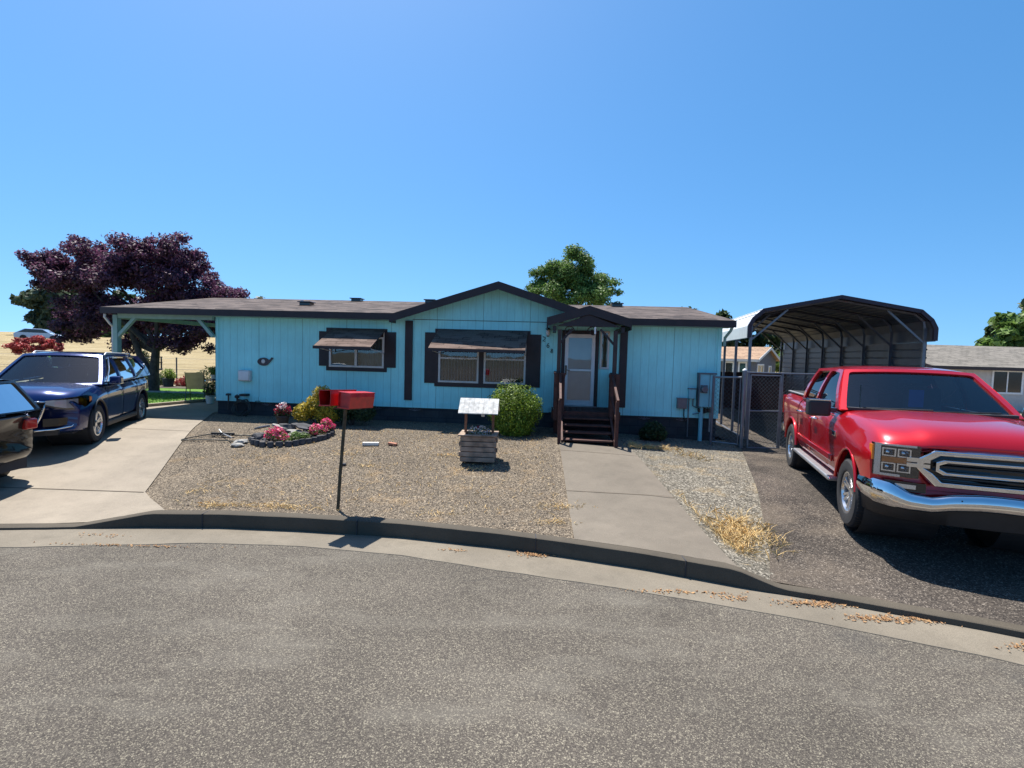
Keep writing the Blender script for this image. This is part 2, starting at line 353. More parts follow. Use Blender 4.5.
def thing(name, loc, rz, label, cat, group=None):
    o = bpy.data.objects.new(name, None); COL.objects.link(o); o.location = loc; o.rotation_euler = (0, 0, rz)
    o.empty_display_size = .2; return tag(o, label, cat, group)
def copy_tree(o, parent=None):
    c = o.copy(); COL.objects.link(c); c.parent = parent
    for ch in list(o.children): copy_tree(ch, c)
    return c
def inpoly(x, y, P):
    r = False; n = len(P)
    for i in range(n):
        (a, b), (c, d) = P[i], P[(i+1) % n]
        if (b > y) != (d > y) and x < (c-a)*(y-b)/(d-b)+a: r = not r
    return r
def cdt_holes(outer, holes, step=None):
    """triangulate a 2D polygon with holes; optional interior grid points"""
    pts = []; edges = []
    for L in [outer]+holes:
        o = len(pts); pts += [Vector(p) for p in L]; edges += [(o+i, o+(i+1) % len(L)) for i in range(len(L))]
    if step:
        xs = [p[0] for p in outer]; ys = [p[1] for p in outer]
        x = min(xs)+step*.5
        while x < max(xs):
            y = min(ys)+step*.5
            while y < max(ys):
                if inpoly(x, y, outer): pts.append(Vector((x+random.uniform(-.1, .1)*step, y)))
                y += step
            x += step
    v, e, f, *_ = delaunay_2d_cdt(pts, edges, [], 0, 1e-5)
    fs = []
    for t in f:
        cx = sum(v[i][0] for i in t)/len(t); cy = sum(v[i][1] for i in t)/len(t)
        if inpoly(cx, cy, outer) and not any(inpoly(cx, cy, h) for h in holes): fs.append(list(t))
    return [tuple(p) for p in v], fs
def densify(P, step):
    out = []
    for i in range(len(P)):
        a, b = Vector(P[i]), Vector(P[(i+1) % len(P)]); n = max(1, int((b-a).length/step))
        out += [tuple(a.lerp(b, k/n)) for k in range(n)]
    return out

# ------------------------------------------------------------------ terrain height
CURB = [(-14, 4.9), (-9.5, 5.5), (-7.5, 5.85), (-5.72, 6.05), (-5.1, 6.14), (-4.6, 6.22), (-3.68, 6.28), (-2.65, 6.24), (-1.35, 6.12), (-.1, 5.86), (.61, 5.66), (1.47, 5.38), (2.55, 4.93), (3.2, 4.7), (4.25, 4.27), (6, 3.4), (9, 1.6), (12, -.6)]
GUT = [(-14, 4.3), (-9.5, 4.95), (-7.5, 5.28), (-5.26, 5.52), (-3.62, 5.76), (-2.44, 5.75), (-1.22, 5.57), (-.07, 5.23), (.96, 4.95), (1.87, 4.66), (2.68, 4.38), (3.86, 3.88), (6, 2.75), (9, .9), (12, -1.3)]
def interp(P, x): return float(np.interp(x, [p[0] for p in P], [p[1] for p in P]))
KH = [(-14, .03), (-5.4, .03), (-4.55, .18), (2.35, .18), (2.75, .06), (12, .06)]      # kerb height above gutter
def yc(x): return interp(CURB, x)
def sm(t): t = min(1, max(0, t)); return t*t*(3-2*t)
def g(x, y):
    d = max(0, y-yc(x)-.1); zc = -.2+interp(KH, x)
    zfar = .30 + (.10-.30)*sm((x-.2)/5.0)
    t = sm(min(1, d/(5.5-2.3*sm((x-3)/1.5))))
    z = zc*(1-t)+zfar*t
    if y > 24 and x < 2: z += 3.6*sm((y-24)/66)*min(1, (2-x)/8)
    return z

def sheet(name, outer, off, m, step, label=None, cat=None, kind='structure', zf=g):
    P = densify(outer, step); v, f = cdt_holes(P, [], step)
    me = bpy.data.meshes.new(name); me.from_pydata([(x, y, zf(x, y)+off) for x, y in v], [], f); me.materials.append(M[m])
    o = bpy.data.objects.new(name, me); COL.objects.link(o)
    bm = bmesh.new(); bm.from_mesh(me); bmesh.ops.recalc_face_normals(bm, faces=bm.faces)
    if sum(q.normal.z for q in bm.faces) < 0: bmesh.ops.reverse_faces(bm, faces=bm.faces)
    bm.to_mesh(me); bm.free()
    for q in me.polygons: q.use_smooth = True
    return tag(o, label, cat, None, kind)
# base ground, one sheet to the horizon
def build_ground():
    xs = sorted(set(list(np.linspace(-60, 60, 61))+[-900, -400, -200, -120, -80, 80, 120, 200, 400, 900]))
    ys = sorted(set(list(np.linspace(-20, 110, 66))+[-900, -400, -150, -60, 140, 200, 400, 900]))
    def z(x, y):
        if y < yc(max(-14, min(12, x)))+1.5: return -.42
        e = sm((y-14.5)/3)*.33 if True else 0
        return g(x, y)-.42+ .33*sm((y-13)/3)+.07*sm((y-20)/4)
    V = [(x, y, z(x, y)) for x in xs for y in ys]; n = len(ys)
    F = [(i*n+j, (i+1)*n+j, (i+1)*n+j+1, i*n+j+1) for i in range(len(xs)-1) for j in range(n-1)]
    me = bpy.data.meshes.new('ground'); me.from_pydata(V, [], F); me.materials.append(M['ground']); me.materials.append(M['field']); me.materials.append(M['reflect_dark'])
    for p in me.polygons:
        c = p.center; p.use_smooth = True
        if c.y > 24: p.material_index = 1
        if c.y < -14: p.material_index = 2
    o = bpy.data.objects.new('ground', me); COL.objects.link(o); tag(o, kind='structure')
build_ground()
# road asphalt
road = [(x, y) for x, y in GUT] + [(60, -8), (60, -60), (-60, -60), (-60, 0)]
sheet('road', road, 0, 'asphalt', 3, zf=lambda x, y: -.2+.04*sm((interp(GUT, x)-y)/6))
# gutter pan and kerb as swept strips
def strip(name, prof_fn, m, x0=-14, x1=12, n=260, joints=()):
    mb = MB(); rows = []
    for i in range(n+1):
        x = x0+(x1-x0)*i/n; rows.append(prof_fn(x))
    k = len(rows[0]); mb.add([p for r in rows for p in r], [(i*k+j, (i+1)*k+j, (i+1)*k+j+1, i*k+j+1) for i in range(n) for j in range(k-1)])
    o = mb.build(name, m, smooth=35); return tag(o, kind='structure')
def gut_prof(x):
    a, b = interp(GUT, x), yc(x)
    w1 = .012*noise.noise(Vector((x*3, 0, 0)))
    return [(x, a-.01+w1, -.215), (x, a+w1, -.194), (x, (a+b)/2, -.196), (x, b+.03, -.2)]
strip('gutter', gut_prof, 'gutterc')
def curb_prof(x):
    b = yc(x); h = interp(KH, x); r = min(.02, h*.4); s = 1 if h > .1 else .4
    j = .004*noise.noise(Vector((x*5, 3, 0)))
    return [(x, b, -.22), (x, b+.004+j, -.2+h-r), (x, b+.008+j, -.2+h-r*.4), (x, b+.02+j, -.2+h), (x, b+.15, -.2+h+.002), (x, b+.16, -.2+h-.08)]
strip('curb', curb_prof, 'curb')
# yard surfaces
def back(x, o=.14): return (x, yc(x)+o)
DRV = [back(-13), back(-9.5), back(-7.5), back(-5.72), back(-5.0), back(-4.45), (-5.5, 7.45), (-8.05, 13.3), (-8.25, 13.75), (-7.6, 18.5), (-10.1, 18.3), (-10.1, 16.6), (-10.75, 14.5), (-13, 14.3)]
WALK = [back(.78), back(1.4), back(2.0), back(2.42), (2.55, 11.4), (2.72, 12.6), (.95, 12.75), (1.07, 11.2)]
sheet('concrete_driveway', DRV, .004, 'concrete', .35)
sheet('walkway', WALK, .004, 'walk', .3)
YARD = [back(-5.2), back(-4.4), back(-3.68), back(-2.65), back(-1.35), back(-.1), back(1.2), (1.5, 11.2), (1.5, 13.2), (-8.5, 14), (-8.6, 13.3), (-6.2, 7.46)]
sheet('gravel_yard', YARD, -.015, 'chips', .4)
RY = [back(2.1), back(2.8, .16), (3.5, 5.9), (4.15, 7.5), (5.7, 11.6), (5.9, 12.8), (1.5, 13.0), (1.6, 11.4)]
sheet('gravel_strip', RY, -.013, 'gravel', .4)
TD = [back(2.7, .13), back(3.2), back(4.25), back(6), back(9), back(12), (14, 8), (14, 26), (5.6, 26), (5.52, 12.8), (5.4, 11.6), (3.8, 7.5), (3.15, 5.9)]
sheet('asphalt_driveway', TD, -.001, 'asphalt_drive', .35)
for x in (-3.9, -1.9, .33, 1.9):
    h_ = interp(KH, x); o = MB().add if False else None
    m_ = MB().box((x-.006, yc(x)-.006, -.2), (x+.006, yc(x)+.15, -.2+h_+.003)); tag(m_.build('kerb_joint', 'interior'), kind='structure')
def joint(name, a, b, wd=.012, m='interior', lift=.01):
    a, b = Vector(a), Vector(b); d = (b-a).normalized(); n = Vector((-d.y, d.x)); mb = MB(); k = 14; vs = []
    for i in range(k+1):
        p = a.lerp(b, i/k)
        for s in (-1, 1): q = p+n*s*wd/2; vs.append((q.x, q.y, g(q.x, q.y)+lift))
    mb.add(vs, [(2*i, 2*i+1, 2*i+3, 2*i+2) for i in range(k)])
    return tag(mb.build(name, m), kind='structure')
M['jointc'] = mat('joint_dirt', (.09, .07, .05), 1)
joint('expansion_joint', (-12, 7.35), (-5.5, 7.42), .02, 'jointc')
joint('expansion_joint', (-10.9, 10.9), (-6.95, 10.75), .015, 'jointc')
joint('expansion_joint', (.82, 7.55), (2.47, 7.35), .015, 'jointc')
joint('expansion_joint', (.95, 9.9), (2.5, 9.75), .015, 'jointc')
sheet('grass_lawn', [(-30, 14.7), (-10.85, 14.6), (-10.25, 16.7), (-10.25, 18.4), (-7.4, 18.6), (-2, 22.5), (-30, 22.5)], .03, 'lawn', 1)
mbk = MB()
for a, b in (((-13, 14.42), (-10.8, 14.6)), ((-10.8, 14.6), (-10.17, 16.7)), ((-10.17, 16.7), (-10.17, 18.4))):
    mbk.bar((a[0], a[1], g(*a)+.03), (b[0], b[1], g(*b)+.03), .14, .12)
tag(mbk.build('lawn_edging', 'concrete', bevel=.01), kind='structure')
mbk = MB().bar((-30, 18.9, .33), (-9, 19.2, .33), .12, .1)
tag(mbk.build('garden_path_edge', 'fence_grey'), kind='structure')
sheet('garden_path', [(-30, 20.9), (-6, 21.2), (-6, 22.4), (-30, 22.2)], .045, 'curb', 1)

# ------------------------------------------------------------------ the house (local x along the front wall, y into the house)
HA = (-8.1, 13.66); HR = -atan2(1.04, 13.34)
house = thing('mobile_home', (HA[0], HA[1], 0), HR, 'long turquoise single-storey home with dark brown trim and a carport roof at its left end', 'house')
HM = Matrix.Translation((HA[0], HA[1], 0)) @ Matrix.Rotation(HR, 4, 'Z')
def hw(s, y, z=0): return HM @ Vector((s, y, z))
L, D, Z0, Z1 = 13.38, 8.2, .67, 3.0
OPEN = [(3.2, 1.68, 4.70, 2.50), (6.17, 1.36, 7.24, 2.42), (7.37, 1.36, 8.47, 2.42), (9.46, .86, 10.25, 2.72), (10.36, 1.83, 10.6, 2.8)]
def wallpanel(x0, x1, z0, z1, holes, y0, y1):
    mb = MB(); xs = sorted({x0, x1, *[h[0] for h in holes], *[h[2] for h in holes]}); zs = sorted({z0, z1, *[h[1] for h in holes], *[h[3] for h in holes]})
    for i in range(len(xs)-1):
        run = None
        for j in range(len(zs)-1):
            cx, cz = (xs[i]+xs[i+1])/2, (zs[j]+zs[j+1])/2
            if any(h[0] < cx < h[2] and h[1] < cz < h[3] for h in holes): continue
            mb.add([(xs[i], y0, zs[j]), (xs[i+1], y0, zs[j]), (xs[i+1], y0, zs[j+1]), (xs[i], y0, zs[j+1])], [(0, 1, 2, 3)])
    for h in holes:      # reveals
        a, b, c, d = h
        for p, q in (((a, b), (c, b)), ((c, b), (c, d)), ((c, d), (a, d)), ((a, d), (a, b))):
            mb.add([(p[0], y0, p[1]), (q[0], y0, q[1]), (q[0], y1, q[1]), (p[0], y1, p[1])], [(0, 1, 2, 3)])
    return mb
wm = wallpanel(0, L, Z0, Z1+.03, OPEN, 0, .1)
wm.add([(0, 0, Z0), (0, D, Z0), (0, D, Z1), (0, D/2, 3.8), (0, 0, Z1)], [(0, 1, 2, 3, 4)])
wm.add([(L, 0, Z0), (L, D, Z0), (L, D, Z1), (L, D/2, 3.8), (L, 0, Z1)], [(4, 3, 2, 1, 0)])
wm.add([(0, D, Z0), (L, D, Z0), (L, D, Z1), (0, D, Z1)], [(0, 1, 2, 3)])
wm.add([(0, 0, Z0), (L, 0, Z0), (L, D, Z0), (0, D, Z0)], [(0, 1, 2, 3)])
wm.build('wall', 'siding', house, fixn=False)
gm = MB(); GP = (7.75, 3.86); gs = (GP[1]-3.02)/2.62
gm.prism([(5.13, 3.03), (10.37, 3.03), (GP[0], GP[1])], -.004, .1); gm.build('gable', 'siding', house)
MB().box((5.46, -.012, 2.985), (10.5, -.002, 2.998)).build('siding_seam', 'jointc', house)
# horizontal base trim of siding
for a, b in ((0, 9.1), (10.66, L)): MB().box((a, -.02, Z0-.01), (b, -.002, Z0+.13)).build('base_board', 'siding', house)
for a in (0, L-.09): MB().box((a, -.024, Z0+.13), (a+.09, -.003, Z1-.06)).build('corner_board', 'siding', house)
# skirting
sk = MB(); sk.box((.03, .03, -.5), (L-.03, D-.03, Z0-.012)); sk.build('skirting', 'block', house)
for s in (1.45, 4.5, 5.55, 11.55, 12.5):
    v = MB(); v.box((s-.2, .018, .56), (s+.2, .029, .64)); v.build('skirt_vent', 'blackpl', house)
    f = MB()
    for k in range(5):
        a = radians(30+30*k); f.bar((s, .012, .57), (s+.17*cos(a), .012, .57+.08*sin(a)), .018, .01)
    f.build('vent_fan', 'galv_dark', house)
# interior rooms
ib = MB(); ib.box((.15, .12, Z0+.1), (L-.15, 2.6, Z1-.1)); bb = ib
im = MB()
for a, b in (((.15, 2.6), (L-.15, 2.6)),):
    im.add([(a[0], a[1], Z0+.05), (b[0], b[1], Z0+.05), (b[0], b[1], Z1-.05), (a[0], a[1], Z1-.05)], [(0, 1, 2, 3)])
im.add([(.15, .1, Z0+.06), (L-.15, .1, Z0+.06), (L-.15, 2.6, Z0+.06), (.15, 2.6, Z0+.06)], [(0, 1, 2, 3)])
im.build('room_wall', 'interior', house)
# windows
def win(s0, z0, s1, z1, mull=None, cross=None, blinds=None):
    f = MB(); w = .05
    for a, b in (((s0, z0), (s1, z0+w)), ((s0, z1-w), (s1, z1)), ((s0, z0+w), (s0+w, z1-w)), ((s1-w, z0+w), (s1, z1-w))):
        f.box((a[0], -.035, a[1]), (b[0], .05, b[1]))
    if mull: f.box((mull-.03, -.03, z0+w), (mull+.03, .045, z1-w))
    if cross: f.box((s0+w, -.03, cross-.022), (s1-w, .045, cross+.022))
    fr = f.build('window', 'offwhite', house, bevel=.004)
    MB().box((s0+w-.005, .012, z0+w-.005), (s1-w+.005, .018, z1-w+.005)).build('pane', 'glass', fr)
    if blinds == 'v':
        b = MB(); x = s0+.07
        while x < s1-.06:
            b.box((-.035, -.002, z0+.04), (.035, .002, z1-.03), Matrix.Translation((x, .16, 0)) @ Matrix.Rotation(radians(62), 4, 'Z')); x += .082
        b.build('blinds', 'blind', fr)
    if blinds == 'c':
        c = MB(); n = 40; vs = []
        for i in range(n+1):
            x = s0+(s1-s0)*(.52+.48*i/n); vs += [(x, .17+.018*sin(i*1.3), z0), (x, .17+.018*sin(i*1.3), z1)]
        c.add(vs, [(2*i, 2*i+2, 2*i+3, 2*i+1) for i in range(n)]); c.build('curtain', 'curtain', fr)
    return fr
win(3.2, 1.68, 4.70, 2.50, mull=3.93, blinds='c')
win(6.17, 1.36, 7.24, 2.42, cross=2.0, blinds='v'); win(7.37, 1.36, 8.47, 2.42, cross=2.0, blinds='v')
sl = win(10.36, 1.83, 10.6, 2.8); MB().box((10.38, .08, 1.86), (10.58, .09, 2.78)).build('shade', 'tan', sl)
# dark casings and shutters
tr = MB()
tr.box((3.12, -.03, 1.58), (4.78, -.004, 1.68)).box((3.12, -.03, 2.5), (4.78, -.004, 2.72)).box((3.12, -.028, 1.68), (3.2, -.004, 2.5)).box((4.70, -.028, 1.68), (4.78, -.004, 2.5))
tr.build('window_casing', 'trim', house)
tr = MB()
tr.box((6.07, -.03, 1.25), (8.57, -.004, 1.36)).box((6.07, -.03, 2.42), (8.57, -.004, 2.76)).box((6.07, -.028, 1.36), (6.17, -.004, 2.42)).box((8.47, -.028, 1.36), (8.57, -.004, 2.42)).box((7.24, -.028, 1.36), (7.37, -.004, 2.42))
tr.build('window_casing', 'trim', house)
for a, b, c, d in ((2.92, 1.7, 3.12, 2.62), (4.78, 1.7, 5.02, 2.64), (5.8, 1.33, 6.07, 2.66), (8.57, 1.3, 8.85, 2.67)):
    m = MB(); m.box((a, -.03, b), (b*0+c, -.004, d))
    for k in range(2): pass
    n = int((d-b-.1)/.045)
    for k in range(n): m.box((a+.03, -.036, b+.05+k*.045), (c-.03, -.03, b+.075+k*.045))
    m.build('shutter', 'trim', house)
def awning(s0, s1, zt, zo, out):
    y0, y1 = -.035, -out; sl = (zt-zo)/(out-.035)
    m = MB(); t = .03
    m.add([(s0, y0, zt), (s1, y0, zt), (s1, y1, zo), (s0, y1, zo)], [(0, 1, 2, 3)])
    a = m.build('awning', 'shingle_awn', house)
    b = MB(); b.add([(s0, y0, zt-.004), (s1, y0, zt-.004), (s1, y1+.004, zo-.004), (s0, y1+.004, zo-.004), (s0, y0, zt-t), (s1, y0, zt-t), (s1, y1+.004, zo-t), (s0, y1+.004, zo-t)],
          [(0, 1, 2, 3), (4, 7, 6, 5), (0, 4, 5, 1), (1, 5, 6, 2), (2, 6, 7, 3), (3, 7, 4, 0)])
    b.box((s0-.01, y1-.015, zo-.07), (s1+.01, y1, zo+.004)); b.build('awning_board', 'trim', a)
    for s in (s0+.04, s1-.04): MB().bar((s, -.03, zt-.62), (s, y1+.06, zo-.04), .02).bar((s, -.03, zt-.62), (s, -.03, zt-.02), .02).build('awning_bracket', 'offwhite', a)
awning(3.3, 4.74, 2.70, 2.22, 1.12)
awning(6.16, 8.5, 2.74, 2.24, 1.12)
# vertical trim boards
for s0, s1 in ((5.27, 5.47), (10.86, 11.05)): MB().box((s0, -.045, .86), (s1, -.004, 2.95)).build('trim_board', 'trim', house)
# door
dm = MB()
for a, b in (((9.38, .8), (9.46, 2.8)), ((10.25, .8), (10.33, 2.8))): dm.box((a[0], -.04, a[1]), (b[0], .04, b[1]))
dm.box((9.46, -.04, 2.72), (10.25, .04, 2.8)).build('door_casing', 'trim', house)
d = MB(); d.box((9.47, .05, .87), (10.24, .09, 2.71))
for (a, b, c, e) in ((9.56, 1.02, 9.81, 1.62), (9.9, 1.02, 10.15, 1.62), (9.56, 1.75, 9.81, 2.28), (9.9, 1.75, 10.15, 2.28), (9.56, 2.38, 9.81, 2.6), (9.9, 2.38, 10.15, 2.6)): d.box((a, .043, b), (c, .05, e))
door = d.build('door', 'white', house, bevel=.006)
sd = MB(); a, b, c, e = 9.47, .87, 10.24, 2.71
sd.box((a, -.03, b), (a+.09, 0, e)).box((c-.09, -.03, b), (c, 0, e)).box((a+.09, -.03, e-.1), (c-.09, 0, e)).box((a+.09, -.03, b), (c-.09, 0, b+.14)).box((a+.09, -.03, 1.76), (c-.09, 0, 1.81))
so = sd.build('storm_door', 'white', house, bevel=.004)
MB().box((a+.085, -.017, b+.135), (c-.085, -.012, e-.095)).build('pane', 'glass', so)
h = MB(); h.box((a+.015, -.05, 1.66), (a+.06, -.03, 1.9)).bar((a+.04, -.075, 1.78), (a+.14, -.075, 1.78), .02).bar((a+.04, -.04, 1.78), (a+.04, -.08, 1.78), .02)
h.build('handle', 'gloss_black', so)
MB().box((9.38, -.1, .82), (10.33, .03, .86)).build('threshold', 'alu', house)
# roof slabs
EO = .42; RZ = 3.11; RR = 3.88; sl = (RR-RZ)/(D/2+EO)
def slab(mb, p, t):
    n = len(p); mb.add(p+[(x, y, z-t) for x, y, z in p], [tuple(range(n)), tuple(range(n, 2*n))[::-1]]+[(i, (i+1) % n, n+(i+1) % n, n+i) for i in range(n)])
m = MB(); X0, X1 = -2.95, L+.17
slab(m, [(X0, -EO, RZ), (5.05, -EO, RZ), (5.05, D/2, RR), (X0, D/2, RR)], .03); slab(m, [(10.45, -EO, RZ), (X1, -EO, RZ), (X1, D/2, RR), (10.45, D/2, RR)], .03); slab(m, [(5.05, .05, RZ+sl*(EO+.05)), (10.45, .05, RZ+sl*(EO+.05)), (10.45, D/2, RR), (5.05, D/2, RR)], .03); slab(m, [(X0, D/2, RR), (X1, D/2, RR), (X1, D+EO, RZ), (X0, D+EO, RZ)], .03)
roof = m.build('roof', 'shingle', house)
m = MB(); 
for xa, xb in ((X0+.03, 5.0), (10.5, X1-.03)): m = MB(); slab(m, [(xa, -EO+.03, RZ-.034), (xb, -EO+.03, RZ-.034), (xb, D/2, RR-.034), (xa, D/2, RR-.034)], .06); m.build('roof_underside', 'soffit', house)
# gable roof over the front bay
m = MB(); go = -.46; e0, e1 = 5.0, 10.5; zp = 3.955; ze = 3.085
slab(m, [(e0, go, ze), (GP[0], go, zp), (GP[0], 4.2, zp), (e0, 4.2, ze)], .03); slab(m, [(GP[0], go, zp), (e1, go, ze), (e1, 4.2, ze), (GP[0], 4.2, zp)], .03)
m.build('gable_roof', 'shingle', roof)
# fascias
for a, b in ((X0, e0+.1), (e1-.1, X1)): MB().box((a, -EO-.03, RZ-.17), (b, -EO-.002, RZ-.006)).build('fascia', 'trim', house)
for x in (X0-.025, X1+.002): m = MB(); slab(m, [(x, -EO, RZ-.006), (x+.023, -EO, RZ-.006), (x+.023, D/2, RR-.006), (x, D/2, RR-.006)], .165); m.build('rake_board', 'trim', house)
m = MB(); hh = .2
for a, b in (((e0-.02, ze-.01), (GP[0], zp-.005)), ((GP[0], zp-.005), (e1+.02, ze-.01))): m.prism([(a[0], a[1]-hh), (b[0], b[1]-hh), b, a], go-.03, go-.003)
m.box((e0-.02, go-.003, ze-.21), (e0+.02, -.05, ze-.01)); m.build('gable_fascia', 'trim', house)
m = MB()
slab(m, [(e0+.05, go, ze-.034), (GP[0], go, zp-.034), (GP[0], -.002, zp-.034), (e0+.05, -.002, ze-.034)], .01); slab(m, [(GP[0], go, zp-.034), (e1-.05, go, ze-.034), (e1-.05, -.002, ze-.034), (GP[0], -.002, zp-.034)], .01)
m.build('gable_soffit', 'trim', house)
for a, b in ((0, 5.0), (10.5, L+.12)): MB().box((a, -EO+.03, RZ-.17), (b, -.003, RZ-.15)).build('soffit', 'seafoam', house)
# gutter bit at right end, downspout
MB().tube([(L+.12, -.36, 2.95), (L+.1, -.3, 2.86), (L+.05, -.08, 2.7), (L+.05, -.06, 2.5)], .035).build('downspout', 'seafoam', house)
# roof vents
def roofz(y): return RZ+sl*(y+EO) if y < D/2 else RR
for s, y in ((1.75, 1.6), (2.45, 3.75), (5.0, 3.75), (11.2, 3.7)):
    z = roofz(y); v = MB().box((s-.16, y-.14, z-.02), (s+.16, y+.14, z+.07)).box((s-.2, y-.19, z+.07), (s+.2, y+.17, z+.10)); v.build('roof_vent', 'gloss_black', house, bevel=.01)
MB().tube([(1.45, 1.9, roofz(1.9)-.05), (1.45, 1.9, roofz(1.9)+.12)], .045, 12).build('vent_pipe', 'alu', house)
# carport posts and beams at left end
m = MB(); PX = -2.86
m.box((PX, -.16, .1), (PX+.13, -.02, 2.93)); m.build('carport_post', 'seafoam', house, bevel=.006)
MB().box((PX, D-.3, .1), (PX+.14, D-.16, 2.93)).build('carport_post', 'seafoam', house, bevel=.006)
m = MB(); m.box((PX+.14, -.15, 2.84), (-.002, -.05, 2.965)); m.box((PX+.02, -.02, 2.83), (PX+.12, D-.3, 2.95)); m.build('carport_beam', 'seafoam', house)
for p, q in (((PX+.1, -.1, 2.33), (PX+.62, -.1, 2.86)), ((-.0, -.1, 2.4), (-.42, -.1, 2.87))): MB().bar(p, q, .09, .08).build('carport_brace', 'seafoam', house)
m; MB().tube([(PX-.03, -.36, 2.93), (PX-.04, -.36, 2.85), (PX-.04, -.2, 2.68), (PX-.05, -.1, 2.6), (PX-.05, -.1, .4)], .03).build('downspout', 'offwhite', house)
m = MB(); m.tube([(-.75, 1.2, 2.84), (-.75, 1.2, 2.62)], .03).lathe([(.0, 0), (.07, .01), (.07, .1), (.03, .12)], 12, 'z', (-.75, 1.2, 2.5)); m.build('carport_lamp', 'offwhite', house)
# porch roof
PC = 9.97; PW = .95; PY = -1.25; pz = 3.31; pe = 3.03
m = MB()
slab(m, [(PC-PW, PY, pe), (PC, PY, pz), (PC, -.02, pz), (PC-PW, -.02, pe)], .03); slab(m, [(PC, PY, pz), (PC+PW, PY, pe), (PC+PW, -.02, pe), (PC, -.02, pz)], .03)
pr = m.build('porch_roof', 'shingle', house)
m = MB()
for a, b in (((PC-PW, pe), (PC, pz)), ((PC, pz), (PC+PW, pe))): m.prism([(a[0], a[1]-.2), (b[0], b[1]-.2), (b[0], b[1]-.002), (a[0], a[1]-.002)], PY-.03, PY-.003)
for x in (PC-PW-.025, PC+PW+.002): m.box((x, PY-.028, pe-.26), (x+.023, -.06, pe-.002))
m.prism([(PC-PW+.2, pe-.2), (PC+PW-.2, pe-.2), (PC, pz-.2)], PY+.02, PY+.05)
m.build('porch_fascia', 'trim', pr)
for a in (PC-PW+.12, PC+PW-.2): MB().box((a, PY+.02, 2.72), (a+.08, -.05, 2.83)).build('porch_beam', 'trim', pr)
# curly brackets of wrought iron under the porch gable
for s, dr in ((PC-.45, 1), (PC+.1, -1)):
    pts = [(s+dr*.13*(1-k/22)*cos(k*.5), PY+.1, 2.72+.13*(1-k/22)*sin(k*.5)) for k in range(18)]; MB().tube(pts, .012, 6).build('scroll_bracket', 'trim', pr)
for s in (9.26, 10.56): MB().box((s, PY+.06, .85), (s+.09, PY+.15, 2.75 if s < 10 else 2.75)).build('porch_post', 'post_dark', pr)
for a, b in ((10.6, 10.25), (9.3, 9.6)): MB().bar((a, PY+.1, 2.4), (b, PY+.1, 2.78), .05).build('porch_brace', 'trim', pr)
m = MB().tube([(10.12, PY+.03, 2.82), (10.12, PY+.03, 2.66)], .022, 10); m.build('hanging_chime', 'white', pr)

# porch deck and stairs: a thing of its own
GR = .24
st = thing('entry_steps', hw(PC, 0, 0), HR, 'red-brown wooden landing and steps with slatted rails below the front door', 'steps')
deck = MB()
k = -.75
while k < .72: deck.box((k, -1.2, .815), (k+.135, -.03, .85)); k += .142
deck.box((-.8, -1.235, .66), (.8, -1.2, .845)).box((-.8, -1.2, .66), (-.76, -.03, .813)).box((.76, -1.2, .66), (.8, -.03, .813))
deck.build('deck', 'deckwood', st, bevel=.004)
for x, y in ((-.74, -1.1), (.66, -1.1), (-.74, -.2), (.66, -.2)): MB().box((x, y, .05), (x+.09, y+.09, .66)).build('deck_post', 'deckwood', st)
NT_ = 4
for i in range(NT_):
    z = .85-(i+1)*.125; y = -1.235-i*.26
    t = MB(); t.box((-.52, y-.28, z-.035), (.52, y-.01, z)); t.build('tread', 'deckwood', st, bevel=.006)
for x in (-.58, .54):
    MB().prism([(-1.24, .8), (-1.24, .4), (-2.2, .14), (-2.33, .14), (-2.33, .34), (-2.2, .38)], x, x+.04, 'yz').build('stringer', 'deckwood', st)
rl = MB()
for x0, sgn in ((-.76, 1), (.66, -1)):
    r = MB(); x1 = x0+.1
    for x in (x0, ): 
        r.box((x, -1.3, .62), (x+.09, -1.21, 1.74)); r.box((x, -.16, .85), (x+.09, -.07, 1.74)); r.box((x-.01, -1.28, 1.7), (x+.1, -.06, 1.745)); r.box((x+.02, -1.2, .93), (x+.06, -.14, .98))
        y = -1.16
        while y < -.2: r.box((x+.025, y, .93), (x+.055, y+.085, 1.7)); y += .125
    # front slats next to the stair opening
    a, b = (x0+.09, -.5) if sgn > 0 else (.5, x0)
    q = min(a, b)
    while q < max(a, b)-.05: r.box((q+.01, -1.27, .7), (q+.075, -1.245, 1.7)); q += .085
    r.box((min(a, b), -1.285, 1.66), (max(a, b), -1.235, 1.74)); r.build('railing', 'deckwood', st, bevel=.003)
for x in (-.62, .58):
    r = MB().box((x-.045, -1.33, .3), (x+.035, -1.25, 1.74)).box((x-.04, -2.42, .1), (x+.03, -2.34, 1.2)).bar((x, -1.27, 1.7), (x, -2.42, 1.2), .05, .08).bar((x, -1.3, 1.2), (x, -2.38, .72), .035, .06)
    r.build('handrail', 'deckwood', st, bevel=.003)

# wall fittings (each its own thing)
def onwall(name, label, cat, s, z, y=0, group=None): return thing(name, hw(s, y, z), HR, label, cat, group)
t = onwall('meter_box', 'small off-white utility box mounted on the turquoise wall above the hose tap', 'utility box', .87, 1.37)
m = MB(); m.box((-.17, -.13, -.15), (.17, -.002, .15)); b = m.build('box_body', 'offwhite', t, bevel=.03)
MB().box((-.14, -.142, -.12), (.14, -.132, .12)).build('cover', 'white', t, bevel=.008)
t = onwall('wall_ornament', 'dark rusty whale-shaped metal ornament hung on the left part of the turquoise wall', 'ornament', 1.4, 1.76)
pts = [(.18*cos(a)*(1 if cos(a) < 0 else .85), .11*sin(a)) for a in np.linspace(.5, 2*pi-.35, 18)]; pts += [(.17, -.0), (.21, .07), (.27, .1), (.25, .02), (.19, -.03)] if False else [(.2, .02), (.27, .11), (.21, .12), (.18, .07)]
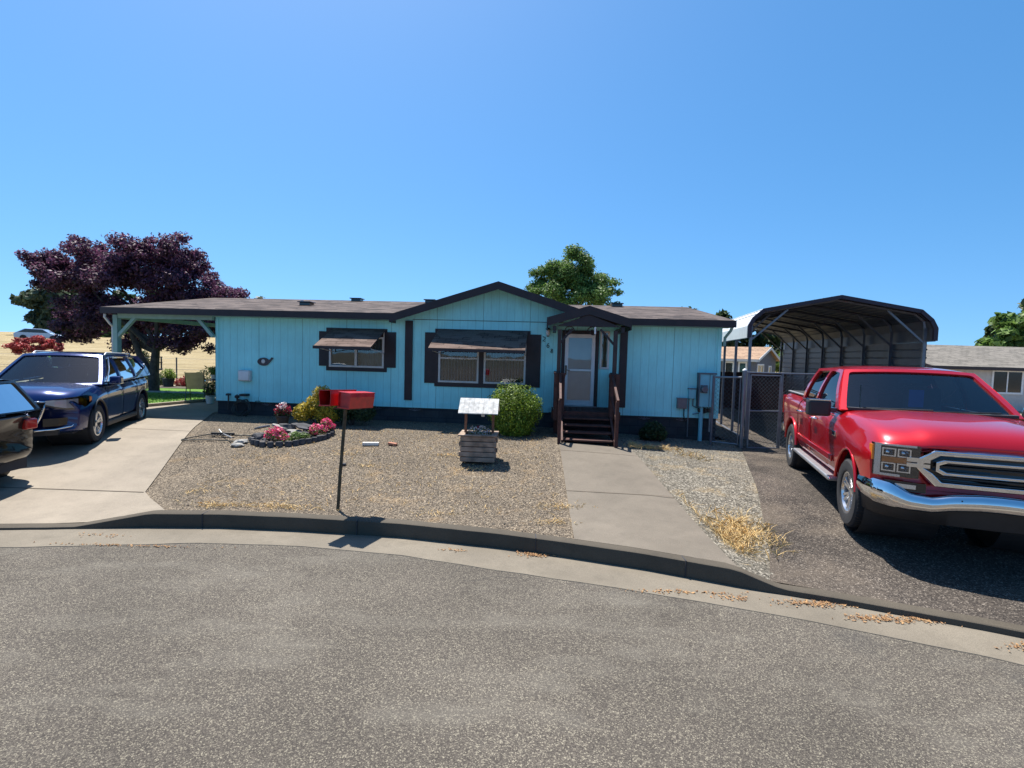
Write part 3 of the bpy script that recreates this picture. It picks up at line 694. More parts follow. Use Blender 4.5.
m = MB().prism([(x-.02, z) for x, z in pts], -.035, -.015); m.build('whale_plate', 'ornament', t)
m = MB().lathe([(0, -.02), (.055, -.02), (.05, -.03), (0, -.04)], 16, 'y', (-.03, -.02, .01)); m.build('shell_inlay', 'offwhite', t)
# electric service panel etc. at right end
t = onwall('electric_meter_panel', 'tall turquoise electric meter enclosure with a round meter at the right corner of the home', 'electric panel', 13.03, 1.38)
m = MB().box((-.2, -.2, -.42), (.2, -.002, .42)); m.build('enclosure', 'elec', t, bevel=.01)
m = MB().box((-.21, -.225, .4), (.21, -.0, .435)).box((-.21, -.225, -.42), (-.19, -.0, .4)); m.build('enclosure_rim', 'galv_dark', t)
MB().box((.045, -.206, -.4), (.055, -.2, .4)).build('door_seam', 'jointc', t)
m = MB().lathe([(0, -.32), (.07, -.32), (.085, -.29), (.085, -.2)], 20, 'y', (-.09, 0, .03)); m.build('meter_dial', 'galv', t, smooth=40)
MB().box((-.17, -.215, -.07), (.0, -.2, .13)).build('meter_plate', 'elecgrey', t)
m = MB().tube([(-.1, -.1, -.42), (-.1, -.1, -1.3)], .05, 10); m.build('conduit', 'elec', t)
m = MB().tube([(.12, -.1, -.42), (.12, -.1, -1.05)], .025, 8).tube([(.06, -.08, -.42), (.06, -.08, -.55), (-.3, -.08, -.62)], .015, 6); m.build('conduit', 'galv', t)
t = onwall('junction_box', 'small turquoise junction box left of the tall meter enclosure', 'utility box', 12.7, 1.27)
MB().box((-.09, -.1, -.12), (.09, -.002, .13)).build('box_body', 'elec', t, bevel=.006); MB().box((-.1, -.11, .12), (.1, -.0, .145)).build('cap', 'galv_dark', t)
m = MB().tube([(.03, -.05, -.12), (.03, -.05, -.3), (.17, -.06, -.36)], .016, 6).tube([(-.07, -.05, -.12), (-.07, -.05, -1.1)], .014, 6); m.build('conduit', 'galv', t)
t = onwall('cable_box', 'dark grey square cable box low on the wall left of the turquoise junction box', 'utility box', 12.46, 1.02)
MB().box((-.12, -.1, -.13), (.12, -.002, .13)).build('box_body', 'elecgrey', t, bevel=.006); MB().box((-.13, -.11, .12), (.13, -.0, .14)).build('lid', 'elecgrey', t)
MB().tube([(.06, -.05, -.13), (.06, -.05, -.3), (.1, -.03, -.45)], .014, 6).build('cable', 'blackpl', t)
t = onwall('cable_fittings', 'green and brown cable fittings under the tall turquoise meter enclosure', 'cable fitting', 13.03, .88)
m = MB(); random.seed(3)
for k in range(5): x = -.17+k*.075; m.box((x, -.14, -.06), (x+.05, -.05, .04))
m.tube([(-.2, -.1, .0), (-.05, -.13, -.08), (.1, -.12, -.03), (.18, -.08, -.1)], .012, 6); m.build('fitting', 'hose', t)
# porch lamp
t = onwall('porch_lantern', 'small dark wall lantern with pale glass left of the porch roof', 'wall lamp', 9.02, 2.72)
m = MB().box((-.03, -.02, -.06), (.03, -.002, .1)).bar((0, -.02, .06), (0, -.12, .1), .02).lathe([(.02, .05), (.07, .02), (.055, -.0)], 10, 'z', (0, -.12, .08)).lathe([(.04, 0), (.03, -.03)], 8, 'z', (0, -.12, -.07)); m.build('bracket', 'gloss_black', t)
m = MB().lathe([(.03, -.09), (.05, 0), (.05, .07)], 10, 'z', (0, -.12, .0)); m.build('lantern_glass', 'offwhite', t)
# house number, three figures stepping down to the right
def seg_digit(ch, w=.06, h=.11):
    S = {'2': [(0, 1), (.5, 1.0), (1, .85), (1, .6), (0, 0), (1, 0)], '6': [(.9, 1), (.3, .8), (0, .35), (.15, .02), (.8, .02), (1, .3), (.75, .52), (.1, .45)], '8': [(.5, .53), (.08, .75), (.5, 1), (.92, .75), (.5, .53), (0, .26), (.5, 0), (1, .26), (.5, .53)]}[ch]
    return [(x*w-w/2, 0, z*h-h/2) for x, z in S]
t = onwall('house_number', 'three small dark figures 268 stepping down the wall left of the front door', 'house number', 9.0, 2.42)
for ch, s, z in (('2', 8.92, 2.56), ('6', 9.03, 2.40), ('8', 9.13, 2.26)):
    p = [(x+s-9.0, -.012, q+z-2.42) for x, _, q in seg_digit(ch)]
    MB().tube(p, .009, 5).build('figure', 'trim', t)
# hose tap on the left
t = onwall('outdoor_taps', 'two dark taps and pipework sticking up above the skirting under the off-white utility box', 'tap', .7, .72)
m = MB().tube([(-.28, -.1, -.3), (-.28, -.1, .12)], .018, 6).lathe([(0, .0), (.07, .0), (.06, .05), (0, .06)], 10, 'z', (-.28, -.1, .1))
m.tube([(-.02, -.12, -.3), (-.02, -.12, .1)], .02, 6).lathe([(0, -.06), (.06, -.02), (.06, .03), (0, .07)], 10, 'z', (-.02, -.12, .07)).tube([(0, -.12, -.0), (.12, -.13, -.02), (.26, -.12, .0), (.3, -.1, -.08)], .022, 6).tube([(.45, -.1, -.2), (.5, -.1, -.03), (.62, -.1, -.03)], .012, 6)
m.build('pipework', 'blackpl', t, smooth=50)
t = onwall('coiled_hose', 'dark garden hose coiled in the shade against the skirting at the left end', 'garden hose', .9, 0, -.25)
pts = []
for k in range(120):
    a = k*.3; r = .2+.03*sin(k*.7); pts.append((r*cos(a)*1.15, .03*sin(k*.9)-.02, .5+r*sin(a)))
pts += [(.2, -.1, .5), (.05, -.2, .33)]
MB().tube(pts, .014, 6).build('hose_loop', 'hose', t, smooth=60); MB().box((-.08, 0, .82), (.08, .22, .88)).build('hose_hook', 'blackpl', t)

# ------------------------------------------------------------------ vegetation
def leaves_mesh(pts, nrm, size, name, m, parent=None, aspect=.6, tint=None, jitter=.8):
    """many small two-triangle leaves with random orientation; pts Nx3 (local)"""
    n = len(pts); d = RNG.normal(size=(n, 3))*jitter + nrm; d /= np.linalg.norm(d, axis=1)[:, None]+1e-9
    a = RNG.normal(size=(n, 3)); u = np.cross(d, a); u /= np.linalg.norm(u, axis=1)[:, None]+1e-9; v = np.cross(d, u)
    s = size*RNG.uniform(.6, 1.35, (n, 1)); u = u*s; v = v*s*aspect
    V = np.stack([pts-u, pts-v*.9+u*.1, pts+u, pts+v*.9+u*.1], 1).reshape(-1, 3)
    me = bpy.data.meshes.new(name); me.vertices.add(4*n); me.vertices.foreach_set('co', V.ravel())
    me.loops.add(4*n); me.loops.foreach_set('vertex_index', np.arange(4*n)); me.polygons.add(n)
    me.polygons.foreach_set('loop_start', np.arange(0, 4*n, 4)); me.polygons.foreach_set('loop_total', np.full(n, 4)); me.update(calc_edges=True)
    at = me.attributes.new('tint', 'FLOAT', 'FACE'); at.data.foreach_set('value', (RNG.uniform(0, 1, n) if tint is None else tint).astype(np.float32))
    me.materials.append(M[m]); o = bpy.data.objects.new(name, me); COL.objects.link(o); o.parent = parent; return o
def blob_points(blobs, n, fill=.35, lump=.25):
    w_ = np.array([b[3]**2 for b in blobs]); w_ = w_/w_.sum(); P = []; Nn = []
    for b, k in zip(blobs, RNG.multinomial(n, w_)):
        d = RNG.normal(size=(k, 3)); d /= np.linalg.norm(d, axis=1)[:, None]
        r = 1-fill*RNG.random(k)**1.5; ph = RNG.uniform(0, 6.28, 3)
        r *= 1+lump*(np.sin(d[:, 0]*5+ph[0])*np.sin(d[:, 1]*5+ph[1])*np.sin(d[:, 2]*5+ph[2]))+RNG.normal(size=k)*.05
        sc = np.array([1, 1, b[4] if len(b) > 4 else .85]); P.append(np.array(b[:3])+d*(r*b[3])[:, None]*sc); Nn.append(d)
    return np.concatenate(P), np.concatenate(Nn)
def make_tree(name, loc, label, leaf, crown, nleaf, size, trunk_h, trunk_r, limbs=7, sub=26, cat='tree', group=None, zmin=None, lean=(0, 0), fork=False, seed=1, sr=(.22, .38)):
    """crown: list of big blobs (x,y,z,r); each is broken into sub-clumps with gaps between"""
    rs = np.random.default_rng(seed); t = thing(name, loc, 0, label, cat, group)
    small = []
    for (x, y, z, r) in crown:
        for _ in range(sub):
            d = rs.normal(size=3); d /= np.linalg.norm(d); q = r*rs.uniform(.45, 1.0); small.append((x+d[0]*q, y+d[1]*q, z+d[2]*q*.8, r*rs.uniform(*sr), .7))
    P, N = blob_points(small, nleaf, .9, .3)
    if zmin is not None: k = P[:, 2] > zmin; P, N = P[k], N[k]
    leaves_mesh(P, N+np.array([0, 0, .4]), size, 'crown', leaf, t)
    m = MB(); top = (lean[0], lean[1], trunk_h)
    m.tube([(0, 0, -.15), (lean[0]*.3, lean[1]*.3, trunk_h*.4), top], [trunk_r*1.35, trunk_r, trunk_r*.75], 9)
    if fork: m.tube([(.0, 0, trunk_h*.28), (-.5, 0, trunk_h*.75), (-1.0, .1, trunk_h*1.35)], [trunk_r*.8, trunk_r*.7, trunk_r*.4], 8)
    tr = m.build('trunk', 'bark', t, smooth=50)
    for i in range(limbs):
        b = small[rs.integers(len(small))]; z0 = trunk_h*rs.uniform(.8, 1.0)
        mid = ((top[0]+b[0])/2+rs.normal()*.15, (top[1]+b[1])/2+rs.normal()*.15, (z0+b[2])/2+.1)
        MB().tube([(top[0]*z0/trunk_h, top[1]*z0/trunk_h, z0), mid, b[:3]], [trunk_r*.5, trunk_r*.3, trunk_r*.08], 6).build('limb', 'bark', tr, smooth=50)
    return t
# plum tree left behind the carport
make_tree('plum_tree', (-14.1, 19.6, .3), 'big dark purple-leaved plum tree with forked trunk behind the carport', 'leaf_purple',
          [(-1.2, 0, 5.0, 1.6), (.2, .3, 4.8, 1.65), (-3.0, -.2, 4.2, 1.35), (1.8, 0, 4.1, 1.35), (2.5, .3, 3.7, 1.1), (-3.9, 0, 4.6, 1.0), (1.2, 0, 5.3, 1.0), (-2.2, 0, 5.3, .9), (-1.6, .4, 3.0, 1.5), (.9, .2, 2.7, 1.3), (2.4, -.2, 2.35, .8), (-3.4, .4, 2.6, .95), (.2, -.4, 5.2, .8)],
          120000, .058, 1.9, .17, 12, 18, zmin=1.3, fork=True, lean=(.15, 0), seed=5, sr=(.26, .42))
make_tree('shade_tree', (2.9, 26.0, .5), 'round green tree rising behind the roof right of the gable', 'leaf_green',
          [(0.1, 0, 6.3, 1.25), (-1.0, 0, 5.7, 1.1), (1.2, .2, 5.6, 1.15), (.2, 0, 4.9, 1.6), (-1.7, 0, 4.7, .8), (1.8, 0, 4.7, .8)], 60000, .06, 3.8, .2, 8, 22, seed=9, sr=(.26, .42))
# far left dark trees
def far_tree(x, y, h, r, leaf, seed, label, name='dark_tree', n=9000, grp=None, base=None):
    z = (g(x, y) if y < 120 and x < 2 else .3) if base is None else base
    cr = [(0, 0, h*.72, r*.8), (-r*.5, 0, h*.5, r*.7), (r*.5, 0, h*.48, r*.7), (0, 0, h*.3, r*.8)]
    return make_tree(name, (x, y, z-.2), label, leaf, cr, n, .2*r/2.5+.06, h*.45, .2, 3, 12, seed=seed, group=grp)
GT = 'trees behind the dry field'
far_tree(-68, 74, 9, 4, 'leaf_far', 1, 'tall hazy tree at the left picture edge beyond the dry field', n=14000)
LB = ['dark tree behind the dry field, leftmost of the row beyond the plum tree', 'dark tree behind the dry field, second of the row beyond the plum tree', 'dark tree behind the dry field, third of the row beyond the plum tree', 'dark tree behind the dry field, just left of the carport post', 'dark tree behind the dry field, just right of the carport post', 'dark tree behind the dry field, seen between plum trunk and home']
for i, (x, y, h, r) in enumerate([(-76, 86, 10, 5), (-67, 84, 7.5, 4.2), (-60, 86, 8.5, 4.5), (-53, 88, 7, 4), (-46, 90, 8, 4.2), (-38, 92, 6.5, 4)]):
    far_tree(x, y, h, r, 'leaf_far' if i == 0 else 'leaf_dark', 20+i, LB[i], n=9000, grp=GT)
far_tree(-61, 72, 2.6, 2.2, 'leaf_green', 33, 'light green bush at the top of the dry field in front of dark trees', 'field_bush', 5000)
far_tree(-57.5, 72, 2.2, 1.9, 'leaf_green', 34, 'smaller light green bush right of the one atop the dry field', 'field_bush', 4000)
# red japanese maple at the left edge
make_tree('red_maple', (-24.2, 25.5, .3), 'small bright red-leaved maple at the left edge above the blue car', 'leaf_red', [(0, 0, 1.7, .5), (.8, 0, 1.6, .4), (-.9, 0, 1.7, .5)], 9000, .05, .9, .06, 4, 16, seed=12, sr=(.3, .5))
# trees seen past the metal carport
LC = ['dark green tree behind the grey house, leftmost of the four', 'dark green tree behind the grey house gable, second of the four', 'dark green tree seen through the rear of the metal carport', 'lighter green tree seen through the rear of the metal carport']
for i, (x, y, h, r, lf) in enumerate([(16.5, 44, 6.6, 3, 'leaf_dark'), (20.5, 45, 6.2, 3, 'leaf_dark'), (24.5, 44, 6.8, 3.2, 'leaf_dark'), (21.8, 37, 4.4, 2.0, 'leaf_green')]):
    far_tree(x, y, h, r, lf, 50+i, LC[i], n=9000, grp='trees behind the grey house', base=.1)
far_tree(34.5, 34, 6.2, 2.6, 'leaf_green', 61, 'green tree rising behind the grey shingle roof at the right edge', n=12000, base=.1)
far_tree(38.5, 36, 8.0, 3.2, 'leaf_dark', 62, 'taller darker tree at the far right beyond the grey shingle roof', n=12000, base=.1)
# shrubs
def shrub(name, loc, label, leaf, blobs, n, size, cat='shrub', group=None, stems=9, stemh=.5, extra=None):
    t = thing(name, loc, 0, label, cat, group); P, N = blob_points(blobs, n, .45, .2); k = P[:, 2] > .02; P, N = P[k], N[k]
    leaves_mesh(P, N+np.array([0, 0, .3]), size, 'foliage', leaf, t, .55)
    m = MB()
    for i in range(stems):
        a = i*2.4; b = blobs[i % len(blobs)]; m.tube([(.05*cos(a), .05*sin(a), -.05), (b[0]*.6+.1*cos(a), b[1]*.6+.1*sin(a), b[2]*.7), (b[0]+b[3]*.5*cos(a), b[1]+b[3]*.5*sin(a), b[2]+b[3]*.3)], [.014, .01, .004], 5)
    m.build('stems', 'bark', t)
    return t
shrub('round_bush', (.06, 11.55, .22), 'clipped round bright green bush left of the wooden steps', 'leaf_bush', [(0, 0, .74, .56, .9), (-.2, 0, .68, .46, .95), (.22, 0, .66, .46, .95), (0, -.1, .4, .5, .8), (0, 0, .25, .45, .7)], 26000, .024, 'bush')
shrub('golden_shrub', (-4.72, 12.1, .28), 'loose yellow-green shrub against the skirting behind the flower bed', 'leaf_yellow', [(0, 0, .5, .3), (.12, 0, .78, .22), (-.3, -.05, .32, .26), (.25, -.05, .3, .3)], 6500, .026)
shrub('shadow_shrub', (-3.95, 12.3, .28), 'dark green shrub in the shade behind the red mailboxes', 'leaf_dark', [(0, 0, .55, .33), (.3, 0, .35, .3), (-.2, 0, .3, .28)], 5500, .03)
shrub('low_shrub', (3.45, 12.05, .12), 'small dark green shrub in the shade right of the wooden steps', 'leaf_dark', [(0, 0, .28, .26), (-.15, 0, .2, .2), (.15, 0, .2, .2)], 3000, .03)

# straw and grass stuff
def blades(name, pts, h, spread, m, label, cat, w_=.004):
    n = len(pts); P = np.array([(x, y, g(x, y)) for x, y in pts]); ang = RNG.uniform(0, 6.28, n); hh = h*RNG.uniform(.4, 1.2, n)
    side = np.stack([np.cos(ang), np.sin(ang), np.zeros(n)], 1)*w_; ln = RNG.normal(size=(n, 2))*spread
    tip = P+np.stack([ln[:, 0]*hh, ln[:, 1]*hh, hh], 1); midp = P+np.stack([ln[:, 0]*hh*.3, ln[:, 1]*hh*.3, hh*.6], 1)
    V = np.stack([P-side, P+side, midp+side*.8, tip, midp-side*.8], 1).reshape(-1, 3)
    me = bpy.data.meshes.new(name); me.from_pydata(V.tolist(), [], [tuple(range(5*i, 5*i+5)) for i in range(n)]); me.materials.append(M[m])
    o = bpy.data.objects.new(name, me); COL.objects.link(o); return tag(o, label, cat, None, 'stuff')
pts = []
def patch(cx, cy, rx, ry, n, rot=0):
    for _ in range(n):
        a, b = random.gauss(0, rx*.5), random.gauss(0, ry*.5); pts.append((cx+a*cos(rot)-b*sin(rot), cy+a*sin(rot)+b*cos(rot)))
patch(3.0, 6.35, .28, .6, 900, -.25); patch(2.75, 5.9, .15, .35, 250); patch(3.1, 10.8, .55, .16, 500, .05); patch(2.72, 10.9, .06, .4, 120, 0); patch(2.62, 6.9, .05, .8, 80); patch(3.7, 10.2, .4, .5, 160)
patch(2.7, 6.2, .1, .5, 160); patch(3.25, 6.1, .2, .4, 160)
blades('dry_grass', pts,   .09, 1.1, 'straw', 'pale straw grass tufts on the gravel strip beside the walkway', 'dry grass', .0035)
pts = []
for cx, cy, n in ((-3.9, 6.62, 170), (-3.2, 6.66, 150), (-2.8, 6.6, 90), (-1.0, 6.5, 60), (.55, 6.3, 90), (.75, 6.9, 130), (-1.2, 9.4, 90), (-.7, 8.6, 60), (-2.4, 8.7, 80), (-3.1, 9.3, 90), (-4.7, 7.2, 90)): patch(cx, cy, .35, .12, n)
for _ in range(2600): pts.append((random.uniform(-5.2, .75), random.uniform(6.5, 11.5)))
pts = [p for p in pts if p[0] > -4.4-.55*(p[1]-6.2)/1.2*.75 and p[1] > yc(p[0])+.2]
blades('yard_straw', pts, .028, 1.9, 'straw', 'flattened straw coloured weeds scattered over the gravel yard', 'dry weeds', .004)
pts = [(random.uniform(-21, -10.3), random.uniform(14.7, 18.8)) for _ in range(14000)]
M['grassblade'] = mat('grass_blade', (.07, .17, .02), .8, col2=(.17, .33, .05), vscale=3)
pts = [(x, y) for x, y in pts if inpoly(x, y, [(-30, 14.8), (-10.95, 14.7), (-10.35, 16.7), (-10.35, 18.8), (-30, 18.8)])]
blades('grass', pts, .07, .5, 'grassblade', 'short green lawn grass beyond the carport floor', 'grass', .012)
# scattered stones on the yards, one mesh each
def scatter(name, poly, n, s0, s1, m, label, cat, off=0, flat=.6):
    xs = [p[0] for p in poly]; ys = [p[1] for p in poly]; V = []; F = []
    for _ in range(n):
        x, y = random.uniform(min(xs), max(xs)), random.uniform(min(ys), max(ys))
        if not inpoly(x, y, poly): continue
        s = random.uniform(s0, s1)*(1 if random.random() < .9 else 1.7); a = random.uniform(0, 6.28); z = g(x, y)+off-.012; e = random.uniform(.5, 1); o = len(V)
        for k, (r, hh) in enumerate(((1, 0), (.9, 0), (1, 0), (.95, 0))):
            t = a+k*pi/2; V.append((x+cos(t)*s*(1 if k % 2 else e)*r, y+sin(t)*s*(1 if k % 2 else e)*r, z-.003+random.uniform(0, s*.3)))
        V.append((x+random.uniform(-.3, .3)*s, y+random.uniform(-.3, .3)*s, z+s*flat)); F += [(o, o+1, o+4), (o+1, o+2, o+4), (o+2, o+3, o+4), (o+3, o, o+4)]
    me = bpy.data.meshes.new(name); me.from_pydata(V, [], F); me.materials.append(M[m]); o = bpy.data.objects.new(name, me); COL.objects.link(o)
    return tag(o, label, cat, None, 'stuff')
M['chipstone'] = mat('chip_stones', (.05, .038, .028), .9, col2=(.32, .26, .19), vscale=55, detail=1)
M['gravelstone'] = mat('gravel_stones', (.06, .052, .04), .9, col2=(.34, .305, .245), vscale=55, detail=1)
scatter('yard_pebbles', [back(-4.3, .2), back(-2.65, .2), back(-.1, .2), back(.7, .2), (.95, 11.2), (.9, 12.9), (-8.1, 13.6), (-5.3, 7.5)], 46000, .006, .014, 'chipstone', 'brownish chippings covering the front yard', 'gravel')
scatter('side_pebbles', [back(2.5, .22), (3.05, 5.9), (3.7, 7.5), (5.3, 11.6), (5.4, 12.6), (2.8, 12.9), (2.6, 11.4)], 15000, .007, .015, 'gravelstone', 'pale gravel between walkway and asphalt driveway', 'gravel')
# brown leaves in the gutter
V = []; F = []
for cx, cy, rx, ry, n in ((.33, 5.68, .16, .05, 90), (2.95, 4.68, .3, .05, 110), (3.5, 4.43, .35, .05, 140), (4.4, 4.02, .2, .05, 80), (1.8, 4.85, .5, .03, 50), (-4.9, 5.9, .3, .05, 20), (-4.4, 5.62, .9, .02, 50), (-.6, 5.75, .15, .03, 20), (2.2, 4.75, .15, .04, 30)):
    for _ in range(int(n*1.7)):
        x, y = cx+random.gauss(0, rx*.6), cy+random.gauss(0, ry*.7)-0.0; y = min(y, yc(x)-.02); z = -.196; s = random.uniform(.008, .021); a = random.uniform(0, 6.28); o = len(V)
        V += [(x+s*cos(a), y+s*sin(a), z+random.uniform(.004, .02)), (x-s*.5*sin(a), y+s*.5*cos(a), z+random.uniform(.002, .012)), (x-s*cos(a), y-s*sin(a), z+random.uniform(.004, .02)), (x+s*.5*sin(a), y-s*.5*cos(a), z+.004)]; F.append((o, o+1, o+2, o+3))
me = bpy.data.meshes.new('fallen_leaves'); me.from_pydata(V, [], F); me.materials.append(M['leaflit']); o = bpy.data.objects.new('fallen_leaves', me); COL.objects.link(o)
tag(o, 'dry brown leaves drifted along the gutter', 'leaves', None, 'stuff')

# ------------------------------------------------------------------ yard objects
# mailboxes
mb0 = (-2.30, 6.62, 0.0)
t = thing('mailbox_stand', (mb0[0], mb0[1], g(mb0[0], mb0[1])), 0, 'two open red newspaper boxes on one leaning rusty post by the kerb', 'mailbox')
MB().tube([(-.0, 0, -.1), (.03, 0, .45), (.10, -.01, 1.37)], .022, 10).build('post', 'mail_post', t, smooth=50)
MB().box((-.05, -.06, 1.355), (.30, .06, 1.37)).build('mount_plate', 'mail_post', t)
def mailbox(cx, cz, rz, tilt, shut=False):
    Mx = Matrix.Translation((cx, 0, cz)) @ Matrix.Rotation(rz, 4, 'Z') @ Matrix.Rotation(tilt, 4, 'Y') @ Matrix.Rotation(radians(-3), 4, 'X')
    m = MB(); m.M = Mx; W, Hh, Ln, tk = .095, .20, .26, .006
    prof = [(-W*.86, 0), (W*.86, 0), (W, Hh*.75), (W*.93, Hh), (-W*.93, Hh), (-W, Hh*.75)]; n = len(prof)
    inn = [(x*.94, .006+z*.95) for x, z in prof]
    vs = [(x, -Ln, z) for x, z in prof]+[(x*.97, Ln, z) for x, z in prof]+[(x, -Ln, z) for x, z in inn]+[(x*.97, Ln-.01, z) for x, z in inn]
    fs = [(i, (i+1) % n, n+(i+1) % n, n+i) for i in range(n)]+[(2*n+i, 3*n+i, 3*n+(i+1) % n, 2*n+(i+1) % n) for i in range(n)]+[(i, 2*n+i, 2*n+(i+1) % n, (i+1) % n) for i in range(n)]
    fs += [tuple(range(n, 2*n)), tuple(range(3*n, 4*n))[::-1]]
    m.add(vs, fs); o = m.build('box_shell', 'mail_red', t)
    f = MB(); f.M = Mx; f.box((-W*.97, -Ln-.008, -.004), (W*.97, -Ln+.012, .012)); f.box((-W*.96, -Ln-.02, Hh), (W*.96, Ln+.005, Hh+.007)); f.build('lid', 'mail_red', o)
    if shut: f = MB(); f.M = Mx; f.add([(x*.95, -Ln+.02, .006+z*.96) for x, z in prof], [tuple(range(n))]); f.build('door', 'mail_red', o)
mailbox(.0, 1.40, radians(-20), radians(-3)); mailbox(.235, 1.375, radians(-20), radians(4), True)
# wishing well planter
wx, wy = -.58, 9.12; wz = g(wx, wy)
t = thing('wishing_well', (wx, wy, wz), radians(-2), 'small wooden wishing well planter with whitewashed roof on the gravel yard', 'wishing well')
k = 0
for i in range(5):
    z = .02+i*.093
    for j, (a, b) in enumerate((((-.31, -.26), (.31, -.20)), ((-.31, .20), (.31, .26)), ((-.30, -.2), (-.24, .2)), ((.24, -.2), (.30, .2)))):
        dx = .03 if (i+(j > 1)) % 2 else 0
        m = MB(); 
        if j < 2: m.box((a[0]-dx*.8, a[1], z), (b[0]+dx*.8, b[1], z+.082))
        else: m.box((a[0], a[1]-.05*0, z+.0), (b[0], b[1], z+.082))
        m.build('bin_plank', 'wood_grey', t, bevel=.006)
m = MB().box((-.35, -.3, .485), (.35, -.19, .51)).box((-.35, .19, .485), (.35, .3, .51)).box((-.35, -.19, .485), (-.24, .19, .51)).box((.24, -.19, .485), (.35, .19, .51)); m.build('rim_board', 'wood_grey', t, bevel=.005)
MB().box((-.24, -.2, .05), (.24, .2, .42)).build('soil', 'jointc', t)
for x in (-.27, .23): MB().box((x, -.02, .3), (x+.045, .025, 1.06)).build('roof_post', 'wood_post', t, bevel=.004)
for sg in (-1, 1):
    m = MB()
    for k in range(8):
        x0 = -.355+k*.0888; j = random.uniform(-.008, .008)
        m.add([(x0+.001, 0, 1.145), (x0+.087, 0, 1.145), (x0+.087, sg*(.29+j), .90), (x0+.001, sg*(.29+j), .90), (x0+.001, 0, 1.13), (x0+.087, 0, 1.13), (x0+.087, sg*(.29+j), .885), (x0+.001, sg*(.29+j), .885)],
              [(0, 1, 2, 3), (7, 6, 5, 4), (0, 4, 5, 1), (1, 5, 6, 2), (2, 6, 7, 3), (3, 7, 4, 0)])
    m.build('roof_boards', 'wood_white', t)
MB().tube([(-.26, 0, .97), (.26, 0, .97)], .014, 8).build('crank_bar', 'wood_post', t)
MB().tube([(.06, 0, .97), (.065, 0, .86)], .005, 5).lathe([(.0, 0), (.03, 0), (.035, .05), (.0, .05)], 10, 'z', (.065, 0, .81)).build('bucket', 'leaf_yellow' if False else 'offwhite', t)
t2 = thing('well_flowers', (wx, wy, wz+.4), 0, 'clump of small white flowers and pale stalks growing inside the wishing well', 'flowers')
P, N = blob_points([(-.1, 0, .12, .1), (.06, 0, .14, .1), (.16, .02, .1, .07)], 700); leaves_mesh(P, N, .014, 'leaves', 'leaf_green', t2)
P, N = blob_points([(-.1, -.03, .14, .1), (.06, -.03, .16, .1), (.16, 0, .12, .07)], 420, .2); leaves_mesh(P, N, .016, 'petals', 'petal_white', t2)
P, N = blob_points([(.0, 0, .22, .04)], 40); leaves_mesh(P, N, .014, 'red_petals', 'petal_red', t2)
# rock flower bed
def rock(name, x, y, sx, sy, sz, m, label, group=None, parent=None, rz=0, z=None):
    bm = bmesh.new(); bmesh.ops.create_icosphere(bm, subdivisions=3, radius=1); sd = random.uniform(0, 50)
    for v in bm.verts:
        n = noise.noise(v.co*1.3+Vector((sd, 0, 0)))*.5+noise.noise(v.co*3+Vector((sd, 5, 0)))*.18; v.co *= 1+n
        v.co.x *= sx; v.co.y *= sy; v.co.z = max(-.5, min(v.co.z, .85))*sz
    me = bpy.data.meshes.new(name); bm.to_mesh(me); bm.free(); me.materials.append(M[m]); o = bpy.data.objects.new(name, me); COL.objects.link(o)
    for p in me.polygons: p.use_smooth = True
    me.set_sharp_from_angle(angle=radians(28)); o.rotation_euler = (0, 0, rz)
    o.location = (x, y, (g(x, y) if z is None else z)+sz*.35)
    if parent is None: tag(o, label, 'rock', group)
    return o
BED = [(-5.30, 10.35), (-5.2, 10.0), (-4.95, 9.8), (-4.6, 9.72), (-4.3, 9.85), (-4.05, 10.15), (-3.88, 10.5), (-3.85, 10.85), (-4.0, 11.15)]
BED = [(x*1.005, y) for x, y in BED]
EL = 'scalloped grey edging stone in the front row of the flower bed'
mats_ = ['stone', 'stone_lt']
cnt = 0
for i in range(len(BED)-1):
    a, b = Vector(BED[i]), Vector(BED[i+1]); n = max(1, int(round((b-a).length/.15)))
    for k in range(n):
        p = a.lerp(b, (k+.5)/n); d = (b-a)
        o = MB().lathe([(0, 0), (.07, 0), (.075, .06), (.06, .095), (0, .1)], 10).build('edging_stone', 'stone', smooth=40)
        o.location = (p.x, p.y, g(p.x, p.y)-.005); o.rotation_euler = (random.uniform(-.1, .1), random.uniform(-.1, .1), atan2(d.y, d.x)); o.scale = (1, .6, random.uniform(.9, 1.15))
        tag(o, EL, 'edging stone', 'edging stones around the flower bed'); cnt += 1
sheet('flower_bed_soil', [(-5.3, 10.4), (-5.15, 9.98), (-4.6, 9.75), (-4.05, 10.15), (-3.88, 10.8), (-4.05, 11.2), (-4.6, 11.25), (-5.1, 10.9)], .03, 'jointc', .3)
RK = [(-4.95, 10.95, .2, .14, .16, 'stone', 'dark flat rock topmost at the back of the flower bed'), (-4.72, 10.7, .2, .12, .10, 'stone_lt', 'pale flat slab in the middle of the flower bed'), (-4.4, 10.95, .18, .13, .15, 'stone', 'dark rounded rock at the back of the bed near the golden shrub'),
      (-4.25, 11.15, .14, .1, .13, 'stone_lt', 'pale rock at the back right of the flower bed'), (-5.2, 10.25, .16, .12, .12, 'stone', 'black rock standing at the left end of the flower bed'), (-5.45, 10.0, .13, .09, .06, 'stone_lt', 'pale flat stone at the left tip of the bed'),
      (-5.4, 9.8, .12, .08, .05, 'stone_lt', 'pale flat stone lowest at the left tip of the bed'), (-4.6, 10.45, .12, .08, .08, 'stone_lt', 'pale stone beside the left pink flowers'), (-5.05, 10.6, .15, .1, .1, 'stone', 'dark rock behind the left pink flowers'), (-5.0, 10.15, .13, .08, .06, 'stone', 'low dark stone left of the pink flowers'), (-4.45, 10.55, .15, .1, .09, 'stone', 'dark rock between the two pink flower clumps')]
